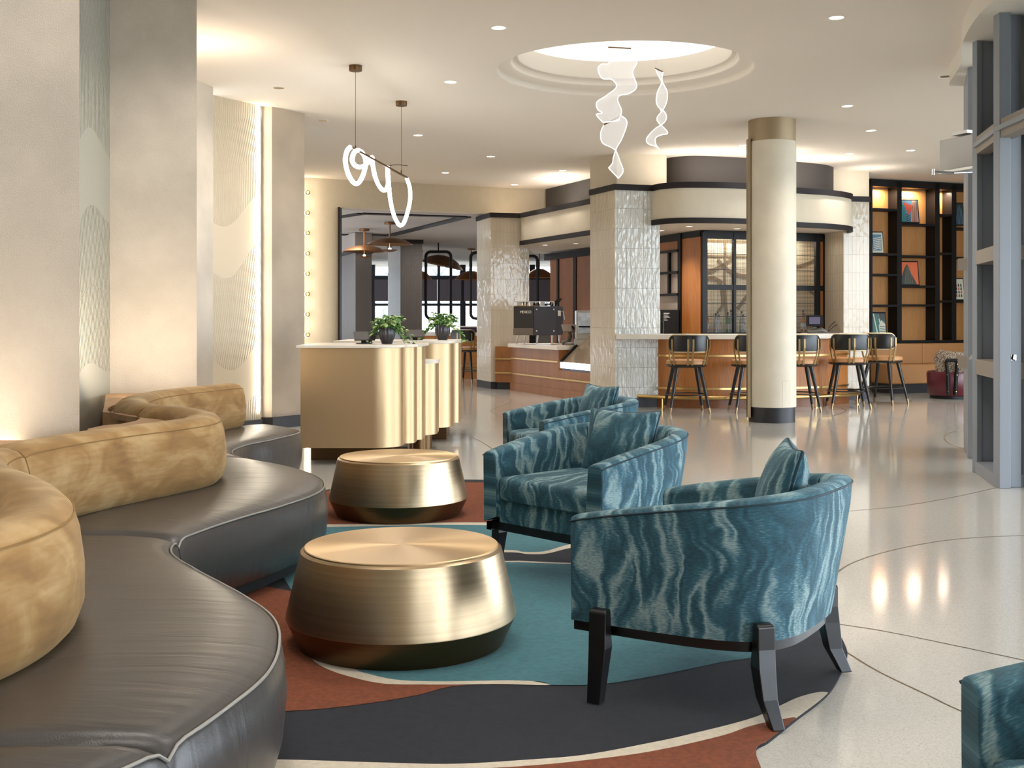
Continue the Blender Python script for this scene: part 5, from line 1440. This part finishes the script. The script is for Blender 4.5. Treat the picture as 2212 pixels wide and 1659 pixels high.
# twisted acrylic pendants in the round opening
def ribbon(name_label, e1, e2, d0, seed, wires):
    x0, y0 = e1[0]
    t = thing('ribbon_pendant', name_label, 'pendant lamp', (PX(x0, d0), d0, ZY(y0, d0)), 0, 'twisted translucent pendants')
    n = 60
    def res(e, ph):
        pts = cr([tuple(P(x, y, d0)) for x, y in e], 8)
        L = [0]
        for a, b_ in zip(pts, pts[1:]): L.append(L[-1]+math.dist(a, b_))
        out = []; j = 0
        for i in range(n+1):
            s_ = L[-1]*i/n
            while j < len(L)-2 and L[j+1] < s_: j += 1
            f_ = (s_-L[j])/max(1e-9, L[j+1]-L[j]); v_ = Vector(pts[j]).lerp(Vector(pts[j+1]), f_)
            v_.y += .10*math.sin(i/n*9+ph+seed); out.append(v_)
        return out
    A_, B_ = res(e1, 0), res(e2, 2.2)
    rows = []
    for a, b_ in zip(A_, B_):
        rows.append([a.lerp(b_, k/6)+Vector((0, .05*math.sin(k/6*PI), 0)) for k in range(7)])
    mb = MB(); mb.grid(rows); mb.build('acrylic_sheet', ACRYL, t, world=True, smooth=80)
    for e in (A_, B_, [A_[-1], B_[-1]]):
        mb = MB(); mb.tube(e, .0042, 6); mb.build('lit_edge', EDGE, t, world=True, smooth=80)
    mb = MB(); mb.beam(A_[0], B_[0], .012, .012); mb.build('hanging_bar', BRONZE_D, t, world=True)
    for w_ in wires:
        p = A_[0].lerp(B_[0], w_); mb = MB(); mb.tube([p, (p.x, p.y, CZ+.5)], .0015, 4); mb.build('suspension_wire', CHROME, t, world=True)
EDGE = plain('lit_edge', (1, 1, 1, 1), .4, emit=(1, .97, .94, 1), es=1.4)
def c8(pts): return [(1040+x/3.568, 60+y/3.568) for x, y in pts]
ribbon('wide twisted translucent ribbon pendant, upper piece in the round ceiling opening', c8([(975, 150), (990, 215), (985, 262), (930, 265), (903, 310), (930, 390), (1000, 410), (1035, 470), (960, 530), (890, 570), (900, 620), (940, 645), (890, 655), (940, 725)]),
       c8([(1160, 145), (1180, 200), (1192, 280), (1158, 360), (1198, 450), (1150, 492), (1070, 510), (1055, 560), (1075, 650), (1050, 728)]), 12.1, 0, (.1, .9))
ribbon('narrow twisted translucent ribbon pendant hanging lowest beneath the wide one', c8([(950, 735), (920, 810), (930, 900), (1030, 945), (1075, 1020), (1095, 1100), (1050, 1168)]),
       c8([(1075, 685), (1115, 740), (1090, 840), (1040, 930), (1010, 1010), (1005, 1050), (980, 1080)]), 12.3, 1.4, (.5,))
ribbon('slim twisted translucent ribbon pendant at the right of the round opening', c8([(1346, 302), (1362, 370), (1382, 430), (1345, 520), (1352, 600), (1425, 650), (1425, 710), (1340, 775), (1268, 860), (1278, 905), (1345, 925)]),
       c8([(1390, 355), (1386, 420), (1435, 490), (1436, 560), (1405, 625), (1355, 690), (1360, 740), (1428, 820), (1380, 832), (1342, 850), (1350, 895), (1382, 928)]), 12.2, 2.5, (.1, .9))

# downlights
DLS = [(1077, 60, 'recessed downlight in the ceiling above the left of the round opening', 1), (1807, 38, 'recessed downlight nearest the entrance screen', 1), (973, 177, 'recessed downlight between the loop pendant and the round opening', 1),
       (602, 190, 'unlit recessed downlight beside the carved plaster panel', 0), (1830, 229, 'recessed downlight right of the round column top', 1), (1881, 282, 'recessed downlight above the right end of the bar bulkhead', 1),
       (1967, 325, 'recessed downlight before the bookcase top', 1), (1834, 332, 'recessed downlight close above the dark curved wall, right part', 1), (1060, 338, 'recessed downlight right of the glowing loops', 1),
       (903, 292, 'recessed downlight above the hanging loop bar', 1), (962, 373, 'recessed downlight just before the cream header', 1), (697, 260, 'slim recessed downlight beside the angled pillar top', 0),
       (1216, 368, 'recessed twin downlight closest to the cream block of the bar', 1), (1159, 384, 'recessed twin downlight between its two neighbours over the coffee counter', 1), (1111, 399, 'recessed twin downlight closest to the cream header', 1),
       (2043, 165, 'recessed downlight touching the white curved bulkhead', 0), (1606, 314, 'recessed downlight half behind the round column', 1)]
dl0 = None
for px, py, lab, on in DLS:
    p = PZ(px, py, CZ)
    if dl0 is None:
        t = thing('downlight', lab, 'ceiling light', (p.x, p.y, CZ), 0, 'recessed downlights in the lobby ceiling')
        mb = MB(); mb.lathe([(.062, -.002), (.075, -.006), (.078, -.001), (.078, .0)], segs=28); mb.build('trim_ring', WHITE, t, smooth=50)
        mb = MB(); mb.lathe([(.062, -.002), (.045, -.0012), (.0, -.0012)], segs=28); mb.build('lens', LAMPLENS, t, smooth=50)
        dl0 = t
    else: t = dup(dl0, (p.x, p.y, CZ), 0, lab)
    if not on:
        for c_ in t.children:
            if c_.name.startswith('lens'): c_.data = c_.data.copy(); c_.data.materials[0] = PLATE
    if on: light('SPOT', (p.x, p.y, CZ-.03), 40 if px in (1216, 1159, 1111, 1881, 1834) else 95, SOFT, .06, target=(p.x, p.y, 0), spot=1.9, blend=1)
for px, py, lab in ((1489, 489, 'twin downlight in the soffit left of the column'), (1592, 494, 'round downlight in the soffit touching the column'), (1428, 498, 'soffit downlight beside the white tiled pillar'), (1178, 529, 'lit downlight in the soffit over the coffee counter, nearest the cream pillar'), (1244, 526, 'twin downlight in the soffit over the coffee counter')):
    p = PZ(px, py, 2.83); t = dup(dl0, (p.x, p.y, 2.83), 0, lab, 'downlights in the low soffit'); t.scale = (.8, .8, 1)
    light('SPOT', (p.x, p.y, 2.80), 55, SOFT, .05, target=(p.x, p.y, 0), spot=2.0, blend=1)

# globe wall lights
g0 = None
names = ['topmost', 'second from the top', 'third from the top', 'fourth from the top', 'fourth from the bottom', 'third from the bottom', 'second from the bottom', 'lowest']
for i, n_ in enumerate(names):
    x = PX(663, 21.35); y = WX(x); z = ZY(417+43.7*i, y)
    lab = n_+' of the small globe lights on the cream back wall'
    if g0 is None:
        g0 = thing('globe_wall_light', lab, 'wall light', (x, y-.01, z), .42, 'column of globe wall lights')
        mb = MB(); mb.lathe([(0, 0), (.025, 0), (.025, .05), (0, .05)], segs=20); o = mb.build('mount', BRASS, g0, smooth=40); o.rotation_euler = (PI/2, 0, 0)
        mb = MB(); mb.lathe([(0, -.046)]+[(.046*math.sin(PI*k/10), -.046*math.cos(PI*k/10)) for k in range(1, 10)]+[(0, .046)], (0, -.085, 0), 20); mb.build('globe', plain('smoked_globe', rgb(120, 112, 84), .15, .6), g0, smooth=70)
        mb = MB(); mb.lathe([(.040, .0), (.050, .0), (.050, .012), (.040, .012), (.04, 0)], segs=24); o = mb.build('light_ring', plain('ring_glow', (1, .9, .7, 1), .4, emit=(1, .84, .62, 1), es=5), g0, smooth=40); o.rotation_euler = (PI/2, 0, 0); o.location = (0, -.035, 0)
    else: dup(g0, (x, y-.01, z), .42, lab)
    light('POINT', (x+.05, y-.17, z), 2.2, (1, .84, .62), .03)

# ================================================================ restaurant beyond
def dish(c, R, cz, label, mat=COPPER, tilt=0, small=True, h=.14, rod=True):
    t = thing('dish_pendant', label, 'pendant lamp', c, 0, 'copper dish pendants in the restaurant')
    T = Matrix.Rotation(tilt, 4, 'Y')
    prof = [(.03, h), (R*.35, h*.93), (R*.7, h*.6), (R*.93, h*.16), (R, 0), (R-.01, -.005), (R*.9, h*.1), (R*.6, h*.45), (0, h*.7)]
    mb = MB(); mb.lathe(prof, segs=48); o = mb.build('shade', mat, t, smooth=50); o.rotation_euler = (0, tilt, 0)
    if rod:
        mb = MB(); mb.tube([(0, 0, h), (0, 0, cz-c[2]-.03)], .018, 8); mb.build('rod', COPPER, t, smooth=60)
        mb = MB(); mb.lathe([(0, 0), (.12, 0), (.12, .04), (0, .04)], (0, 0, cz-c[2]-.04), 24); mb.build('ceiling_rose', COPPER, t, smooth=40)
    if small:
        mb = MB(); mb.tube([(0, 0, h*.6), (0, 0, -.10)], .012, 8); mb.build('stem', BRASS, t)
        mb = MB(); mb.lathe([(0, .0), (.03, .0), (.03, .05), (0, .06)], (0, 0, -.13), 12); mb.build('bulb', GLOW_W, t, smooth=50)
        mb = MB(); mb.lathe([(0, -.05), (.08, -.04), (.17, 0), (.165, .005), (0, -.03)], (0, 0, -.12), 28); mb.build('lower_dish', COPPER_D, t, smooth=50)
    return t
dish((PX(787, 26.6), 26.6, ZY(543, 26.6)), .5, 3.44, 'copper dish pendant at the left edge of the restaurant opening')
dish((PX(842, 24.8), 24.8, ZY(528, 24.8)), .5, 3.44, 'copper dish pendant right of and nearer than its twin')
dish((PX(955, 33), 33, ZY(574, 33)), .62, 3.44, 'brown tilted dish seen through the first black hanging frame', COPPER_D, .22, False, .30, False)
dish((PX(1018, 34), 34, ZY(604, 34)), .50, 3.44, 'copper dome pendant between the hanging frames', COPPER, 0, False, .26)
dish((PX(1165, 33), 33, ZY(600, 33)), .42, 3.44, 'copper dome pendant behind the espresso machine', COPPER, 0, False, .26)
dish((PX(905, 35), 35, ZY(603, 35)), .40, 3.44, 'copper dome pendant partly behind the taupe pillar', COPPER, 0, False, .26)
def hang_frame(px0, px1, py0, py1, d, label):
    x0, x1, z1, z0 = PX(px0, d), PX(px1, d), ZY(py0, d), ZY(py1, d)
    t = thing('hanging_frame', label, 'partition frame', ((x0+x1)/2, d, z0), 0, 'black rounded hanging frames')
    r = .13; pts = []
    for cx, cz, a0 in ((x1-r, z1-r, 0), (x0+r, z1-r, PI/2), (x0+r, z0+r, PI), (x1-r, z0+r, 3*PI/2)):
        for k in range(7): a_ = a0+PI/2*k/6; pts.append((cx+r*math.cos(a_), d, cz+r*math.sin(a_)))
    mb = MB(); mb.tube(pts, .042, 8, closed=True); mb.build('loop', BLACK, t, world=True, smooth=60)
    mb = MB(); mb.tube([((x0+x1)/2, d, z1), ((x0+x1)/2, d, 3.45)], .02, 6); mb.build('rod', BLACK, t, world=True)
hang_frame(920, 974, 544, 688, 31.5, 'black rounded frame hanging left of the cream tiled pillar, whole')
hang_frame(1017, 1070, 546, 688, 31.5, 'black rounded frame half hidden by the cream tiled pillar')
hang_frame(1108, 1161, 553, 690, 31.5, 'black rounded frame seen between the tiled pillar and the walnut cabinet')
pillar('dark_tiled_pillar', [(PX(838, 32.2), 32.2), (PX(865, 30.2), 30.2), (PX(912, 30.4), 30.4), (PX(905, 32.5), 32.5)], 3.40, TILE_G, 'grey glazed pillar nearer to the opening in the restaurant', base=.15)
pillar('dark_tiled_pillar', [(PX(720, 30), 30), (PX(768, 27.5), 27.5), (PX(803, 27.8), 27.8), (PX(795, 29.8), 29.8)], 2.95, TILE_G, 'grey glazed pillar at the left edge of the restaurant opening', base=.15)
mb = MB(); mb.beam((PX(765, 27.45), 27.45, 2.99), (PX(805, 27.75), 27.75, 2.99), .06, .09); mb.beam((PX(720, 30), 30, 2.99), (PX(768, 27.45), 27.45, 2.99), .06, .09); struct(mb.build('trim_9', TRIM))
mb = MB(); mb.prism([(PX(700, 30.5), 30.5), (PX(767, 27.6), 27.6), (PX(803, 27.9), 27.9), (PX(803, 31), 31)], 3.03, 3.44); struct(mb.build('wall_header', WALLG))
mb = MB(); mb.beam((PX(838, 32.1), 32.1, 3.40), (PX(865, 30.1), 30.1, 3.40), .06, .1); mb.beam((PX(864, 30.1), 30.1, 3.40), (PX(914, 30.3), 30.3, 3.40), .06, .1); struct(mb.build('trim_10', TRIM))
mb = MB(); mb.box(-14, -13.8, 20, 46, 0, 3.5); struct(mb.build('wall_left', WALLG))
mb = MB(); mb.box(6, 6.2, 26, 46, 0, 3.5); struct(mb.build('wall_right', WALLG))
# window wall
wnd = thing('restaurant_windows', 'tall dark framed windows at the far end of the restaurant', 'window', (0, 41, 0)); wnd['kind'] = 'structure'
WD = 41.0
def zz(py): return ZY(py, WD)
mb = MB(); mb.box(-14, 6, WD, WD+.2, 0, zz(722)); mb.build('sill_wall', WALLG, wnd, world=True)
mb = MB(); mb.box(-14, 6, WD, WD+.2, zz(558), 3.45); mb.build('head_wall', plain('cream_head', rgb(196, 180, 160), .8), wnd, world=True)
for px in list(range(640, 1260, 1)):
    pass
for px, w in ((700, .12), (745, .12), (807, .12), (880, .2), (948, .10), (1000, .2), (1052, .12), (1110, .12), (1150, .2), (1196, .12), (1240, .12)):
    mb = MB(); x = PX(px, WD); mb.box(x-w/2, x+w/2, WD-.1, WD+.1, 0, 3.3); mb.build('mullion', BLACK, wnd, world=True)
for py, h in ((559, .1), (600, .14), (658, .10), (720, .1)):
    mb = MB(); mb.box(-14, 6, WD-.08, WD+.08, zz(py)-h/2, zz(py)+h/2); mb.build('transom', BLACK, wnd, world=True)
mb = MB(); mb.box(-14, 6, WD+.02, WD+.03, .6, 3.3); mb.build('glazing', GLASS, wnd, world=True)
for k, (a_, b_) in enumerate(((700, 807), (807, 880), (880, 948), (948, 1000), (1000, 1052), (1052, 1110), (1110, 1196), (1196, 1240))):
    mb = MB(); mb.box(PX(a_, WD)+.05, PX(b_, WD)-.05, WD-.16, WD-.13, zz(651), zz(604)); o = mb.build('roller_shade', SHADE); 
    tag(o, 'grey roller shade on the far windows, '+['at the left edge of the opening', 'behind the grey glazed pillar', 'behind the left of the first hanging frame', 'behind the right of the first hanging frame', 'left of the half hidden hanging frame', 'behind the cream tiled pillar', 'above the espresso machine', 'behind the walnut cabinet'][k], 'blind', 'roller shades on the restaurant windows')
# steel truss outside above the windows
t = thing('steel_truss', 'pale steel roof truss seen outside the restaurant windows', 'truss', (-2, 47, 2.5))
mb = MB(); TY = 47
def zt_(py): return ZY(py, TY)
mb.beam((-16, TY, zt_(598)), (8, TY, zt_(598)), .12, .12); mb.beam((-16, TY, zt_(566)), (8, TY, zt_(566)), .12, .12)
for i in range(-16, 8, 1):
    mb.beam((i, TY, zt_(598)), (i+.5, TY, zt_(566)), .07, .07); mb.beam((i+.5, TY, zt_(566)), (i+1, TY, zt_(598)), .07, .07)

for x_ in (-16, 8): mb.beam((x_, TY, 0), (x_, TY, zt_(566)), .3, .3)
mb.build('lattice', plain('truss_paint', rgb(120, 130, 140), .5), t, world=True)
# planting outside
for i, (x, y, s_) in enumerate(((-9.5, 52, 1.6), (-6, 60, .9))):
    rnd = random.Random(i+20)
    t = thing('outdoor_tree', ['leafy green shrub outside, leftmost behind the far windows', 'leafy green shrub outside behind the plant on the near desk', 'leafy green shrub outside between the hanging frames', 'leafy green shrub outside behind the espresso machine'][i], 'tree', (x, y, -.1), 0, 'planting outside the windows')
    mb = MB()
    for k in range(500):
        v_ = Vector((rnd.gauss(0, 1), rnd.gauss(0, 1), rnd.gauss(0, 1))).normalized()*rnd.uniform(.6, 1)*s_
        c_ = v_+Vector((0, 0, s_+.5)); a_ = Vector((rnd.uniform(-1, 1), rnd.uniform(-1, 1), rnd.uniform(-1, 1))).normalized()*.16; b_ = a_.cross(v_).normalized()*.1
        mb.face([c_-a_, c_+b_, c_+a_, c_-b_])
    mb.build('foliage', TREE, t, fix=False)
    mb = MB(); mb.tube([(0, 0, 0), (0, 0, s_)], .08, 8); mb.build('trunk', WALNUT, t)
# counter in the restaurant behind the desks
t = thing('restaurant_counter', 'wooden counter with brass rails behind the far desk', 'counter', (PX(1010, 26.5), 26.5, 0))
a_, b_ = PX(900, 26.2), PX(1055, 26.2)
mb = MB(); mb.box(a_, b_, 26.2, 26.9, 0, .98); mb.build('body', OAK, t, world=True)
mb = MB(); mb.box(a_-.05, b_, 26.1, 27, .98, 1.05); mb.build('countertop', STONE, t, world=True)
for z in (.28, .80):
    mb = MB(); mb.box(a_, b_, 26.17, 26.2, z, z+.03); mb.build('brass_strip', BRASS, t, world=True)
mb = MB(); mb.tube([(a_, 25.95, .2), (b_, 25.95, .2)], .03, 8); mb.build('foot_rail', BRASS, t, world=True)
t = thing('chalkboard_planter', 'small dark crate of bar supplies on the restaurant counter', 'crate', (PX(1020, 26.4), 26.4, 1.05))
mb = MB(); mb.box(-.25, .15, -.1, .2, 0, .12); mb.build('crate', plain('aubergine', rgb(54, 34, 52), .5), t)
mb = MB(); mb.box(-.32, .2, -.12, .22, .12, .15); mb.build('papers', STONE, t)
# restaurant lamps
for x, y in ((-4, 26), (-1.5, 29), (-5, 33), (0, 35), (2.5, 28)):
    light('AREA', (x, y, 3.40), 28, SOFT, 1.0, target=(x, y, 0))
